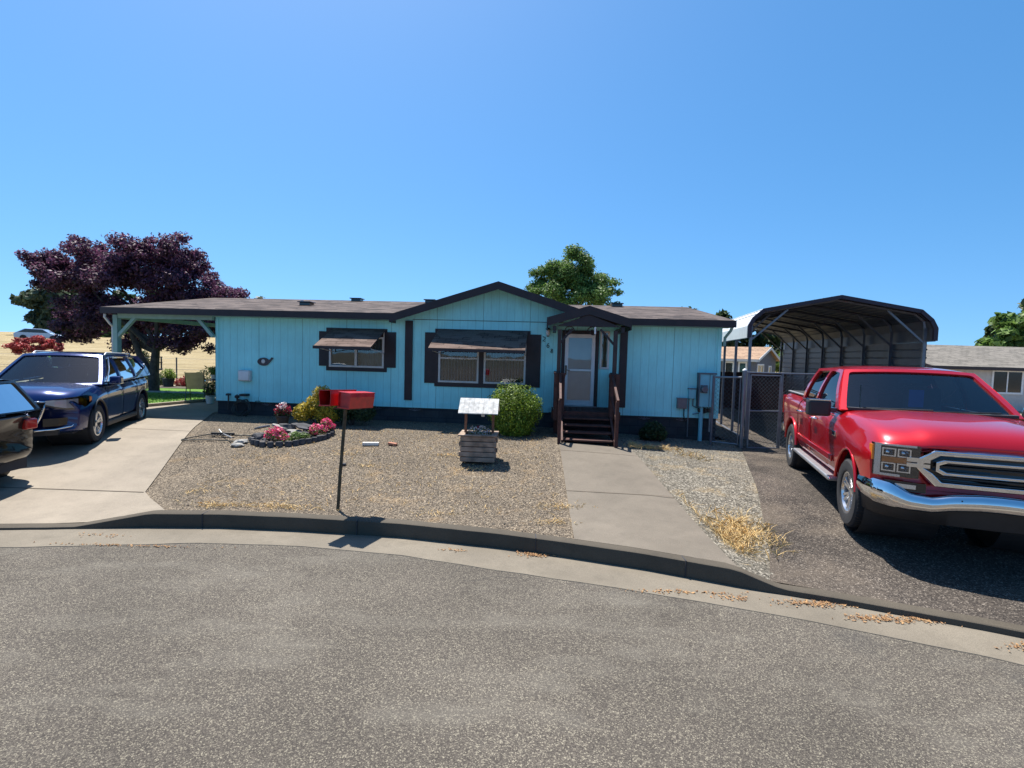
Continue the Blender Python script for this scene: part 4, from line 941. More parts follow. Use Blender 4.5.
for r in RK: rock('rock', r[0], r[1], r[2], r[3], r[4], r[5], r[6], 'rocks in the flower bed', rz=random.uniform(-.5, .5))
random.seed(11)
for i, (x, y, lb) in enumerate([(-5.05, 10.85, 'tilted dark slate rock at the back left of the flower bed'), (-4.75, 11.0, 'dark slate rock lying over the back rocks of the bed'), (-4.5, 10.75, 'dark slate rock in the centre of the flower bed'), (-5.25, 10.5, 'dark slate rock at the left side of the flower bed'), (-4.85, 10.45, 'broken slate rock just behind the left pink flowers'), (-4.3, 10.85, 'slate rock leaning near the right pink flowers')]):
    n = 7; P_ = [(.2*random.uniform(.7, 1.15)*cos(2*pi*k/n), .13*random.uniform(.7, 1.15)*sin(2*pi*k/n)) for k in range(n)]
    o = MB().prism(P_, 0, .035, 'xy').build('flat_rock', 'stone' if i % 3 else 'stone_lt', bevel=.006); o.location = (x, y, g(x, y)+.13+.02*i % .07); o.rotation_euler = (random.uniform(-.35, .35), random.uniform(-.3, .3), random.uniform(0, 3)); tag(o, lb, 'rock', 'rocks in the flower bed')
def flowers(name, x, y, blobs, leaf, petal, label, nl=500, npt=350, ps=.022, pot=None):
    t = thing(name, (x, y, g(x, y)+.02), 0, label, 'flowers')
    P, N = blob_points([(b[0], b[1], b[2]*.8, b[3]) for b in blobs], nl, .5); P[:, 2] = np.abs(P[:, 2]); leaves_mesh(P, N, .022, 'leaves', leaf, t)
    P, N = blob_points(blobs, npt, .15); k = P[:, 2] > .05; leaves_mesh(P[k], N[k], ps, 'petals', petal, t, .9)
    if pot: MB().lathe([(0, .0), (.1, 0), (.14, .2), (.155, .2), (.155, .24), (.12, .24), (.1, .2), (0, .2)], 18).build('pot', pot, t, smooth=40)
    return t
flowers('pink_flowers', -4.78, 10.1, [(-.1, 0, .14, .12), (.06, 0, .16, .13), (.2, -.08, .1, .1), (-.02, .1, .2, .1)], 'leaf_green', 'petal_pink', 'bright pink flower clump in the left front of the flower bed')
flowers('pink_flowers', -4.1, 10.55, [(-.05, 0, .16, .13), (.1, 0, .16, .1), (-.1, .1, .12, .1)], 'leaf_green', 'petal_pink', 'bright pink flower clump at the right front of the flower bed')
flowers('pink_flowers', -4.1, 11.05, [(0, 0, .2, .12), (.15, -.08, .13, .08)], 'leaf_green', 'petal_pink', 'pink flower clump highest at the back right of the flower bed')
shrub('green_clump', (-4.42, 10.2, g(-4.4, 10.2)), 'low green leafy clump between the pink flower clumps', 'leaf_green', [(0, 0, .08, .14), (.15, .1, .08, .1)], 700, .022, stems=3)
t = flowers('potted_flowers', -5.35, 11.65, [(0, 0, .40, .15), (.1, 0, .36, .1), (-.1, 0, .34, .1)], 'leaf_dark', 'petal_red', 'dark planter pot with crimson and white flowers behind the flower bed', 600, 260, .024, 'blackpl')
P, N = blob_points([(.02, -.03, .47, .1)], 130, .2); leaves_mesh(P, N, .024, 'white_petals', 'petal_white', t)
# bricks, stick, hose
o = MB().box((-.16, -.05, 0), (.16, .05, .06)).build('paver_block', 'paver', bevel=.008); o.location = (-2.83, 10.05, g(-2.83, 10.05)-.005); o.rotation_euler = (0, 0, .12); tag(o, 'long pale paver block lying alone on the gravel yard', 'paver block')
o = MB().box((-.09, -.05, 0), (.09, .05, .05)).build('brick_piece', 'terracotta', bevel=.01); o.location = (-2.4, 10.1, g(-2.4, 10.1)-.005); o.rotation_euler = (0, .1, -.2); tag(o, 'short dark brick piece right of the pale paver block', 'brick')
o = MB().box((-.05, -.03, 0), (.05, .04, .035)).build('brick_piece', 'stone', bevel=.01); o.location = (-2.93, 8.7, g(-2.93, 8.7)-.004); tag(o, 'tiny dark stone chip alone in the middle of the gravel yard', 'stone chip')
t = thing('garden_rake', (-6.0, 10.4, g(-6, 10.4)+.03), 0, 'garden rake with pale handle and black head lying left of the flower bed', 'rake')
MB().tube([(-.55, .75, .0), (-.12, .12, .03)], .013, 6).build('handle', 'offwhite', t); m = MB().box((-.3, .02, .0), (.18, .07, .05))
for k in range(8): m.bar((-.28+k*.06, .04, .02), (-.28+k*.06, -.06, .0), .012)
m.build('rake_head', 'blackpl', t); MB().tube([(-.12, .1, .03), (.35, -.35, .02)], .012, 6).build('tine_bar', 'alu', t)
pts = [(.9*cos(a)+.25*cos(2.3*a), .28*sin(a)+.1*sin(3*a)) for a in np.linspace(.3, 7.5, 50)]
o = MB().tube([(-5.95+x*.75, 10.25+y, g(-5.95+x*.75, 10.25+y)+.02) for x, y in pts], .011, 6).build('garden_hose', 'hose', smooth=60); tag(o, 'thin black hose looped on the gravel left of the flower bed', 'hose')

# ------------------------------------------------------------------ metal carport on the right
CY = radians(-11.6)
MC = thing('metal_carport', (6.14, 13.0, .06), CY, 'tall metal carport with white panels and dark front edge behind the red pickup', 'carport')
CW, CL = 3.93, 10.7
prof = [(-.12, 2.68), (-.12, 2.98), (-.02, 3.18), (.22, 3.40), (CW/2, 3.74), (CW-.22, 3.40), (CW+.02, 3.18), (CW+.12, 2.98), (CW+.12, 2.68)]
def rib(P, step=.2, h=.022):
    out = []
    for (a, b) in zip(P[:-1], P[1:]):
        a, b = Vector(a), Vector(b); d = (b-a); n = max(1, round(d.length/step)); nn = Vector((-d.y, d.x)).normalized()
        if n == 1: out.append(tuple(a)); continue
        for k in range(n):
            p = a+d*k/n; q = d/n; out += [tuple(p), tuple(p+q*.78), tuple(p+q*.84+nn*h), tuple(p+q*.94+nn*h)]
    out.append(tuple(P[-1])); return out
def sweep(P, y0, y1, name, m, parent, two=None):
    mb = MB(); n = len(P); mb.add([(x, y0, z) for x, z in P]+[(x, y1, z) for x, z in P], [(i, i+1, n+i+1, n+i) for i in range(n-1)]); return mb.build(name, m, parent, fixn=False)
rp = rib(prof)
sweep(rp, -.25, CL+.1, 'roof_panel', 'white_metal', MC)
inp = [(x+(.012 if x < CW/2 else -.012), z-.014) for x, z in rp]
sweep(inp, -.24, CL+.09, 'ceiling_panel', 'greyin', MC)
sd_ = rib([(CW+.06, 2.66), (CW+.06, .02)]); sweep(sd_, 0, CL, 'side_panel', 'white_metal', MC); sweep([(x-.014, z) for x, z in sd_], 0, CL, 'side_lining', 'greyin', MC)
m = MB()
for (a, b) in zip(prof[:-1], prof[1:]):
    A, B = Vector(a), Vector(b); nn = Vector((-(B-A).y, (B-A).x)).normalized()*.045
    i1, i2 = A-nn*1.6, B-nn*1.6
    vs = [(A.x+nn.x*.4, -.27, A.y+nn.y*.4), (B.x+nn.x*.4, -.27, B.y+nn.y*.4), (i2.x, -.27, i2.y), (i1.x, -.27, i1.y)]
    m.add(vs+[(x, -.2, z) for x, _, z in vs], [(0, 1, 2, 3), (4, 7, 6, 5), (0, 4, 5, 1), (1, 5, 6, 2), (2, 6, 7, 3), (3, 7, 4, 0)])
m.build('front_edge_trim', 'burgundy', MC)
NF = 8
for i in range(NF):
    y = CL*i/(NF-1); ms = 'galv' if i == 0 else 'galv_dark'
    for x in (.0, CW):
        MB().box((x-.032, y-.03, -.05), (x+.032, y+.03, 3.0)).build('leg', ms, MC)
    MB().tube([(0, y, 2.98), (.03, y, 3.16), (.25, y, 3.34), (CW/2, y, 3.67), (CW-.25, y, 3.34), (CW-.03, y, 3.16), (CW, y, 2.98)], .035, 4).build('bow', ms, MC)
    MB().bar((.0, y, 2.62), (.85, y, 3.42), .045).build('brace', ms, MC); MB().bar((CW, y, 2.62), (CW-.85, y, 3.42), .045).build('brace', ms, MC)
for x in (0, CW): MB().box((x-.04, 0, .0), (x+.04, CL, .04)).build('base_rail', 'galv_dark', MC)
# chain link fence in front of it
FX0, FX1, FH = 5.45, 9.3, 1.82; FY = lambda x: 11.65+(x-5.41)*.06
FG = .05
fe = thing('chain_link_fence', (5.41, 11.65, FG), atan2(.06, 1), 'grey chain link fence with a framed gate between the home and the red pickup', 'fence')
for x, r, h in ((0, .045, 1.86), (3.9, .03, 1.85)): MB().tube([(x, 0, -.1), (x, 0, h)], r, 12).build('post', 'galv', fe, smooth=40)
MB().lathe([(.05, 0), (.045, .03), (0, .055)], 12, 'z', (0, 0, 1.86)).build('post_cap', 'white', fe, smooth=60)
MB().tube([(0, 0, 1.82), (3.9, 0, 1.82)], .02, 8).build('top_rail', 'galv', fe, smooth=40)
def mesh_fabric(mb, x0, x1, z0, z1, sp=.09, w_=.0032):
    h = z1-z0
    for sg in (1, -1):
        k = x0-h if sg > 0 else x0
        while k < (x1 if sg > 0 else x1+h):
            a, b = k, k+sg*h; za, zb = z0, z1
            if sg > 0:
                if a < x0: za = z0+(x0-a); a = x0
                if b > x1: zb = z1-(b-x1); b = x1
            else:
                if a > x1: za = z0+(a-x1); a = x1
                if b < x0: zb = z1-(x0-b); b = x0
            if zb-za > .02: mb.bar((a, sg*.003, za), (b, sg*.003, zb), w_, w_)
            k += sp
gate = MB()
for x in (.14, .86): gate.tube([(x, -.03, .06), (x, -.03, 1.76)], .02, 8)
for z in (.06, .93, 1.76): gate.tube([(.14, -.03, z), (.86, -.03, z)], .018, 8)
gt = gate.build('gate_frame', 'galv', fe, smooth=40)
m = MB(); mesh_fabric(m, .16, .84, .08, 1.74); m.M = None; gf = m.build('gate_mesh', 'galv', gt); gf.location = (0, -.03, 0)
m = MB(); mesh_fabric(m, .95, 3.88, .04, 1.8); m.build('fence_mesh', 'galv', fe)
MB().tube([(.92, 0, -.1), (.92, 0, 1.82)], .022, 8).build('post', 'galv', fe, smooth=40)
wg = thing('walk_gate', (4.86, 12.05, FG), atan2(-.35, .5), 'narrow pipe gate closing the gap between home corner and capped fence post', 'gate')
MB().tube([(0, 0, -.05), (0, 0, 1.72)], .03, 10).build('hinge_post', 'galv_dark', wg, smooth=40)
m = MB().tube([(0, 0, 1.68), (.62, 0, 1.70)], .024, 8).tube([(.6, 0, .1), (.6, 0, 1.7)], .016, 8).tube([(0, 0, .12), (.6, 0, .12)], .016, 8); m.build('gate_frame', 'galv', wg, smooth=40)
m = MB(); mesh_fabric(m, .02, .58, .14, 1.66, .1, .0035); m.build('gate_mesh', 'galv_dark', wg)
# brown board fence further back
bf = thing('board_fence', (9, 22, .05), 0, 'dark red-brown board fence seen through the chain link beyond the carport', 'fence')
m = MB(); x = 0
while x < 4.6: m.box((x, 0, 0), (x+.138, .02, 1.62+random.uniform(-.01, .01))); x += .143
m.build('boards', 'wood_fence', bf)
for z in (.3, 1.3): MB().box((0, .022, z), (4.6, .07, z+.09)).build('rail', 'wood_fence', bf)
# grey neighbour house
def small_house(name, loc, rz, W, Dp, zb, ze, zr, wallm, roofm, label, over=.35, wins=(), fasm='offwhite'):
    t = thing(name, loc, rz, label, 'house')        # ridge along local x, gable ends at x=0 and x=W
    m = MB(); m.box((0, 0, zb), (W, Dp, ze)); 
    m.prism([(0.0, ze+.001), (Dp, ze+.001), (Dp/2, zr-.04)], 0, W, 'yz'); m.build('wall', wallm, t)
    s = (zr-ze)/(Dp/2); m = MB(); zo = ze-s*over
    slab(m, [(-over, -over, zo+.06), (W+over, -over, zo+.06), (W+over, Dp/2, zr+.06), (-over, Dp/2, zr+.06)], .08)
    slab(m, [(-over, Dp/2, zr+.06), (W+over, Dp/2, zr+.06), (W+over, Dp+over, zo+.06), (-over, Dp+over, zo+.06)], .08); m.build('roof', roofm, t)
    m = MB(); m.box((-over, -over-.03, zo-.1), (W+over, -over-.003, zo+.05)); m.build('fascia', fasm, t)
    for x in (-over-.03, W+over+.002):
        m = MB()
        slab(m, [(x, -over, zo+.05), (x+.028, -over, zo+.05), (x+.028, Dp/2, zr+.05), (x, Dp/2, zr+.05)], .16); slab(m, [(x, Dp/2, zr+.05), (x+.028, Dp/2, zr+.05), (x+.028, Dp+over, zo+.05), (x, Dp+over, zo+.05)], .16)
        m.build('rake_board', fasm, t)
    for side, a, z0, w_, h_ in wins:
        f = MB(); p = MB(); k = .09
        def B(mb, u0, u1, v0, v1, d0, d1):
            if side == 'f': mb.box((u0, -d1, v0), (u1, -d0, v1))
            elif side == 'l': mb.box((-d1, u0, v0), (-d0, u1, v1))
            else: mb.box((W+d0, u0, v0), (W+d1, u1, v1))
        for q in ((a-k, a+w_+k, z0-k, z0), (a-k, a+w_+k, z0+h_, z0+h_+k), (a-k, a, z0, z0+h_), (a+w_, a+w_+k, z0, z0+h_)): B(f, *q, .002, .04)
        fr = f.build('window', 'white', t); B(p, a, a+w_, z0, z0+h_, .003, .012); p.build('pane', 'gloss_black', fr)
        if w_ > .7: b = MB(); B(b, a+w_/2-.03, a+w_/2+.03, z0, z0+h_, .014, .03); b.build('mullion', 'white', fr)
    return t

nh = small_house('grey_house', (8.2, 36.4, .0), radians(-45), 9, 3.6, 0, 2.35, 3.05, 'grey_house', 'shingle_tan', 'small grey house with tan roof and white-framed windows beyond the brown fence', .25,
                 [('f', 7.25, 1.0, .42, 1.05), ('f', 8.1, 1.0, .34, 1.05), ('f', 5.2, 1.0, .5, 1.05), ('r', .35, 1.35, .95, .6), ('r', 2.3, 1.4, .35, .45)])
gh = small_house('shingled_house', (20.5, 24.4, .0), radians(1), 15, 8, 0, 2.25, 3.35, 'cream', 'shingle_grey', 'low pale house with wide grey shingle roof behind the red pickup at the right', .35,
                 [('f', 3, 1.0, 1.4, 1.0), ('f', 8, 1.0, 1.8, 1.0)], 'trim')
MB().box((-1.1, 1.6, 0), (-.01, 6, 2.78)).build('side_wing', 'cream', gh)
m = MB(); slab(m, [(-1.5, 1.2, 2.83), (-.3, 1.2, 2.83), (-.3, 4.0, 3.38), (-1.5, 4.0, 3.38)], .07); slab(m, [(-1.5, 4.0, 3.38), (-.3, 4.0, 3.38), (-.3, 7, 2.83), (-1.5, 7, 2.83)], .07); m.build('wing_roof', 'shingle_grey', gh)
MB().box((-1.5, 1.17, 2.72), (-.36, 1.197, 2.83)).build('wing_fascia', 'trim', gh)

# ------------------------------------------------------------------ back garden on the left
yf = thing('wire_fence', (-28, 23.2, .3), atan2(.1, 14), 'thin wire fence on dark posts between green lawn and dry field', 'fence')
for i in range(11): MB().tube([(1+i*2.27, 0, -.1), (1+i*2.27, 0, 1.3)], .03, 6).build('post', 'galv_dark', yf)
for z in (.35, .75, 1.25): MB().tube([(0, 0, z), (26, 0, z)], .006, 4).build('wire', 'galv_dark', yf)
LBS = ['low dark red shrub row piece under the wire fence, left of the yellow-green pot plant', 'low red-brown shrub under the wire fence right of the pot plant', 'dark bushy shrub behind the patio chair by the wire fence', 'dark low shrub under the wire fence near the plum trunk']
for i, (x, y, r, lf) in enumerate([(-16.3, 22.7, .42, 'leaf_dark'), (-14.6, 22.5, .35, 'leaf_red'), (-13.5, 22.3, .6, 'leaf_dark'), (-17.6, 22.7, .4, 'leaf_dark')]):
    shrub('border_shrub', (x, y, g(x, y)), LBS[i], lf, [(0, 0, r*.7, r), (r, 0, r*.5, r*.7), (-r, 0, r*.5, r*.7)], 1800, .045, group='shrubs along the garden border')
t = shrub('pot_plant', (-15.15, 22.0, g(-15, 22)), 'yellow-green plant in a dark pot on the garden path', 'leaf_bush', [(0, 0, .62, .25), (.12, 0, .5, .2)], 900, .035, 'potted plant')
MB().lathe([(0, 0), (.18, 0), (.24, .4), (0, .4)], 16).build('pot', 'stone', t, smooth=40)
t = thing('small_conifer', (-17.6, 23.9, g(-17.6, 23.9)), 0, 'small dark conical conifer standing just right of the carport post', 'tree')
P, N = blob_points([(0, 0, .5, .5, 1), (0, 0, .95, .36, 1), (0, 0, 1.35, .2, 1.3)], 3500, .6, .1); leaves_mesh(P, N, .04, 'crown', 'leaf_dark', t); MB().tube([(0, 0, -.1), (0, 0, 1)], .04, 6).build('trunk', 'bark', t)
# patio chair, table and plants at the back of the carport
t = thing('patio_chair', (-10.35, 16.3, g(-10.35, 16.3)+.03), radians(20), 'tan sling patio chair with dark metal legs at the edge of the lawn', 'chair')
m = MB(); m.add([(-.24, .05, .42), (.24, .05, .42), (.25, .5, .42), (-.25, .5, .42), (-.24, .05, .40), (.24, .05, .40), (.25, .5, .40), (-.25, .5, .40)], [(0, 1, 2, 3), (7, 6, 5, 4), (0, 4, 5, 1), (1, 5, 6, 2), (2, 6, 7, 3), (3, 7, 4, 0)]); m.build('seat', 'tan', t)
m = MB(); m.add([(-.24, .05, .42), (.24, .05, .42), (.26, -.12, .95), (-.26, -.12, .95), (-.24, .03, .42), (.24, .03, .42), (.26, -.14, .95), (-.26, -.14, .95)], [(0, 1, 2, 3), (7, 6, 5, 4), (0, 4, 5, 1), (1, 5, 6, 2), (2, 6, 7, 3), (3, 7, 4, 0)]); m.build('backrest', 'tan', t)
for x in (-.26, .26):
    MB().tube([(x, -.12, .96), (x, .04, .44), (x, -.1, .0)], .014, 6).build('leg', 'gloss_black', t); MB().tube([(x, .52, .0), (x, .5, .42), (x, .05, .42)], .014, 6).build('leg', 'gloss_black', t); MB().tube([(x, -.02, .66), (x, .25, .68), (x, .5, .64), (x, .5, .42)], .014, 6).build('armrest', 'gloss_black', t)
t = thing('patio_table', (-9.7, 16.6, g(-9.7, 16.6)+.03), 0, 'dark round patio table with plant pots beside the tan chair', 'table')
MB().lathe([(0, .7), (.42, .7), (.42, .72), (0, .72)], 24).build('table_top', 'gloss_black', t)
for a in range(3): MB().tube([(.1*cos(a*2.1), .1*sin(a*2.1), .7), (.32*cos(a*2.1), .32*sin(a*2.1), 0)], .016, 6).build('leg', 'gloss_black', t)
for i, (x, y, lb, lf) in enumerate([(-9.82, 16.45, 'leafy pot plant on the dark patio table', 'leaf_green'), (-9.5, 16.7, 'darker pot plant at the back of the patio table by the home corner', 'leaf_dark')]):
    t = shrub('table_plant', (x, y, g(-9.7, 16.6)+.77), lb, lf, [(0, 0, .28, .17), (.1, 0, .2, .13)], 700, .03, 'potted plant'); MB().lathe([(0, -.0), (.07, -.0), (.1, .14), (0, .14)], 14).build('pot', 'offwhite' if i == 0 else 'stone', t, smooth=40)
t = shrub('red_flower_pot', (-9.62, 15.9, g(-9.6, 15.9)+.02), 'pot plant with dark stems on the carport floor by the home corner', 'leaf_dark', [(0, 0, .5, .2), (0, 0, .35, .2)], 700, .03, 'potted plant'); MB().lathe([(0, 0), (.1, 0), (.15, .26), (0, .26)], 14).build('pot', 'offwhite', t, smooth=40)
# utility trailer with black rails, behind the blue car
t = thing('rail_trailer', (-24.6, 26.4, g(-24, 26.4)), 0, 'low black railed utility trailer parked behind the blue car roof', 'trailer')
m = MB().box((0, 0, .45), (5.0, 1.6, .55)); m.build('trailer_bed', 'blackpl', t)
m = MB()
for x in np.linspace(0.05, 4.95, 7): m.box((x-.03, 0, .55), (x+.03, .05, 1.2)); m.box((x-.03, 1.55, .55), (x+.03, 1.6, 1.2))
for z in (.85, 1.16): m.box((0, 0, z), (5, .05, z+.05)); m.box((0, 1.55, z), (5, 1.6, z+.05))
m.build('rail', 'blackpl', t); MB().box((.1, .2, .55), (2.6, 1.4, 1.28)).build('covered_load', 'galv_dark', t, bevel=.08)
for y in (-.08, 1.6): MB().lathe([(0, 0), (.3, 0), (.33, .04), (.33, .14), (.3, .18), (0, .18)], 20, 'y', (2.5, y-.05, .33)).build('wheel', 'tyre', t, smooth=40)

# ------------------------------------------------------------------ vehicles (x forward, y left, z up)
def evalmesh(o):
    dg = bpy.context.evaluated_depsgraph_get(); me = bpy.data.meshes.new_from_object(o.evaluated_get(dg)); return me
def loft_body(stations, W, nose, zshould=None):
    """stations: (x, halfwidth, zbottom, ztop, crown, shoulder drop)"""
    V = []; n = None
    for (x, hw_, zb, zt, cr, dr) in stations:
        zs = zt-dr; h = zs-zb
        half = [(0, zb), (.80*hw_, zb), (.95*hw_, zb+.05*h), (.985*hw_, zb+.18*h), (.985*hw_, zb+.42*h), (1.0*hw_, zb+.72*h), (.995*hw_, zb+.93*h), (.965*hw_, zs+.0), (.90*hw_, zt-dr*.18), (.80*hw_, zt+cr*.25), (.56*hw_, zt+cr*.42), (.47*hw_, zt+cr*.95), (0, zt+cr)]
        ring = half+[(-y, z) for y, z in half[-2:0:-1]]; n = len(ring); V += [nose(x, y, z) for y, z in ring]
    F = [(i*n+k, i*n+(k+1) % n, (i+1)*n+(k+1) % n, (i+1)*n+k) for i in range(len(stations)-1) for k in range(n)]
    F += [tuple(range(n))[::-1], tuple((len(stations)-1)*n+k for k in range(n))]
    return V, F
def cut_body(V, F, arches, boxes, creases=()):
    me = bpy.data.meshes.new('tmp'); me.from_pydata(V, [], F); o = bpy.data.objects.new('tmp', me); COL.objects.link(o)
    bm = bmesh.new(); bm.from_mesh(me); bmesh.ops.recalc_face_normals(bm, faces=bm.faces)
    caps = [f for f in bm.faces if len(f.verts) > 4]; cl = bm.edges.layers.float.new('crease_edge')
    for f in caps:
        for e in f.edges: e[cl] = .55
    bm.to_mesh(me); bm.free()
    ss = o.modifiers.new('s', 'SUBSURF'); ss.levels = 2; ss.render_levels = 2
    me2 = evalmesh(o); o.modifiers.clear(); o.data = me2
    tmp = []
    for (x, z, r, yi) in arches:
        for s in (-1, 1):
            c = MB().lathe([(0, s*yi), (r, s*yi), (r, s*1.6), (0, s*1.6)], 40, 'y', (x, 0, z)).build('t', 'interior'); tmp.append(c)
    for a, b in boxes: tmp.append(MB().box(a, b).build('t', 'interior'))
    for c in tmp:
        b = o.modifiers.new('b', 'BOOLEAN'); b.operation = 'DIFFERENCE'; b.solver = 'EXACT'; b.object = c
    me3 = evalmesh(o); bpy.data.objects.remove(o)
    for c in tmp: bpy.data.objects.remove(c)
    return me3
def split_panels(me, cuts, parts, paint, parent, gap=.009, body_name='body'):
    """cuts: list of (co, no) planes; parts: list of (name, predicate, label)"""
    bm = bmesh.new(); bm.from_mesh(me)
    for co, no in cuts: bmesh.ops.bisect_plane(bm, geom=bm.verts[:]+bm.edges[:]+bm.faces[:], plane_co=co, plane_no=no, dist=1e-5)
    out = []
    for name, pred in parts:
        fs = [f for f in bm.faces if pred(f.calc_center_median())]
        if not fs: out.append(None); continue
        b2 = bmesh.new(); vm = {}
        for f in fs:
            vs = []
            for v in f.verts:
                if v not in vm: vm[v] = b2.verts.new(v.co)
                vs.append(vm[v])
            try: b2.faces.new(vs)
            except ValueError: pass
        bmesh.ops.delete(bm, geom=fs, context='FACES')
        c = Vector((0, 0, 0)); 
        for v in b2.verts: c += v.co
        c /= len(b2.verts)
        bv = [v for v in b2.verts if any(e.is_boundary for e in v.link_edges)]
        for v in bv:
            d = (v.co-c); v.co.x -= gap*(1 if d.x > 0 else -1); v.co.z -= gap*(1 if d.z > 0 else -1)
            v.co.y -= .004*(1 if v.co.y > 0 else -1)
        m2 = bpy.data.meshes.new(name); b2.to_mesh(m2); b2.free(); m2.materials.append(M[paint])
        for p in m2.polygons: p.use_smooth = True
        m2.set_sharp_from_angle(angle=radians(40))
        o = bpy.data.objects.new(name, m2); COL.objects.link(o); o.parent = parent; out.append(o)
    m3 = bpy.data.meshes.new(body_name); bm.to_mesh(m3); bm.free(); m3.materials.clear(); m3.materials.append(M[paint])
    m3.polygons.foreach_set('material_index', [0]*len(m3.polygons))
    for p in m3.polygons: p.use_smooth = True
    m3.set_sharp_from_angle(angle=radians(40))
    o = bpy.data.objects.new(body_name, m3); COL.objects.link(o); o.parent = parent
    return [o]+out
def wheel(parent, x, y, R, rr, W, spokes, style='six'):
    s = 1 if y > 0 else -1
    e = bpy.data.objects.new('wheel', None); COL.objects.link(e); e.parent = parent; e.location = (x, y, R); e.empty_display_size = .1
    if s < 0: e.rotation_euler = (0, 0, pi)
    # local: outer face at +y
    t = MB(); h = W/2
    t.lathe([(rr, -h*.8), (rr+.02, -h*.98), (R*.93, -h), (R*.985, -h*.85), (R, -h*.6), (R, h*.6), (R*.985, h*.85), (R*.93, h), (rr+.05, h*1.03), (rr+.02, h*.98), (rr, h*.8)], 48, 'y')
    for k in range(60):
        a = 2*pi*k/60
        for (u, v) in ((-h*.85, -h*.3), (h*.3, h*.85)):
            t.M = Matrix.Rotation(a, 4, 'Y'); t.box((-.008, u, R-.004), (.008, v, R+.005)); t.M = None
    t.build('tyre', 'tyre', e, smooth=30)
    r = MB(); r.lathe([(rr+.008, h*.8), (rr+.01, h*.9), (rr-.012, h*.9), (rr-.03, h*.72), (rr-.035, -h*.7), (rr, -h*.8)], 48, 'y')
    for k in range(spokes):
        a = 2*pi*k/spokes
        for off in ((-.16, .16) if style == 'twin' else (0,)):
            aa = a+off; r.M = Matrix.Rotation(aa, 4, 'Y'); w1, w2 = (.022, .026) if style == 'twin' else (.042, .055)
            z1, y1 = .05, h*.62; z2, y2 = rr-.02, h*.80
            r.add([(-w1, y1-.05, z1), (w1, y1-.05, z1), (w1*.7, y1, z1), (-w1*.7, y1, z1), (-w2, y2-.05, z2), (w2, y2-.05, z2), (w2*.6, y2, z2), (-w2*.6, y2, z2)], [(0, 1, 2, 3), (7, 6, 5, 4), (0, 4, 5, 1), (1, 5, 6, 2), (2, 6, 7, 3), (3, 7, 4, 0)]); r.M = None
    r.lathe([(0, h*.66), (.05, h*.68), (.075, h*.6), (.08, h*.4)], 24, 'y')
    r.build('rim', 'rim', e, smooth=30)
    b = MB(); b.lathe([(0, h*.1), (rr*.82, h*.1), (rr*.82, -h*.1), (0, -h*.1)], 32, 'y'); b.box((-.05, h*.0, rr*.45), (.12, h*.35, rr*.8)); b.build('brake_disc', 'elecgrey', e)
    return e
def panel3d(outer, holes, fmap, name, m, parent, thick=.03, step=None, smooth=40):
    v, f = cdt_holes(outer, holes, step); me = bpy.data.meshes.new(name); me.from_pydata([fmap(*p) for p in v], [], f); me.materials.append(M[m])
    bm = bmesh.new(); bm.from_mesh(me); bmesh.ops.recalc_face_normals(bm, faces=bm.faces); bm.to_mesh(me); bm.free()
    o = bpy.data.objects.new(name, me); COL.objects.link(o); o.parent = parent
    if thick: md = o.modifiers.new('solid', 'SOLIDIFY'); md.thickness = thick; md.offset = 0
    return o
def rounded(P, r, n=4):
    out = []; N_ = len(P)
    for i in range(N_):
        a, b, c = Vector(P[i-1]), Vector(P[i]), Vector(P[(i+1) % N_]); ra = min(r, (a-b).length*.45, (c-b).length*.45)
        p, q = b+(a-b).normalized()*ra, b+(c-b).normalized()*ra
        for k in range(n+1): t = k/n; out.append(tuple((1-t)**2*p+2*t*(1-t)*b+t*t*q))
    return out
def surf(name, fu, nu, nv, m, parent, smooth=50):
    mb = MB(); mb.add([fu(i/nu, j/nv) for i in range(nu+1) for j in range(nv+1)], [(i*(nv+1)+j, (i+1)*(nv+1)+j, (i+1)*(nv+1)+j+1, i*(nv+1)+j+1) for i in range(nu) for j in range(nv)])
    return mb.build(name, m, parent, smooth=smooth)

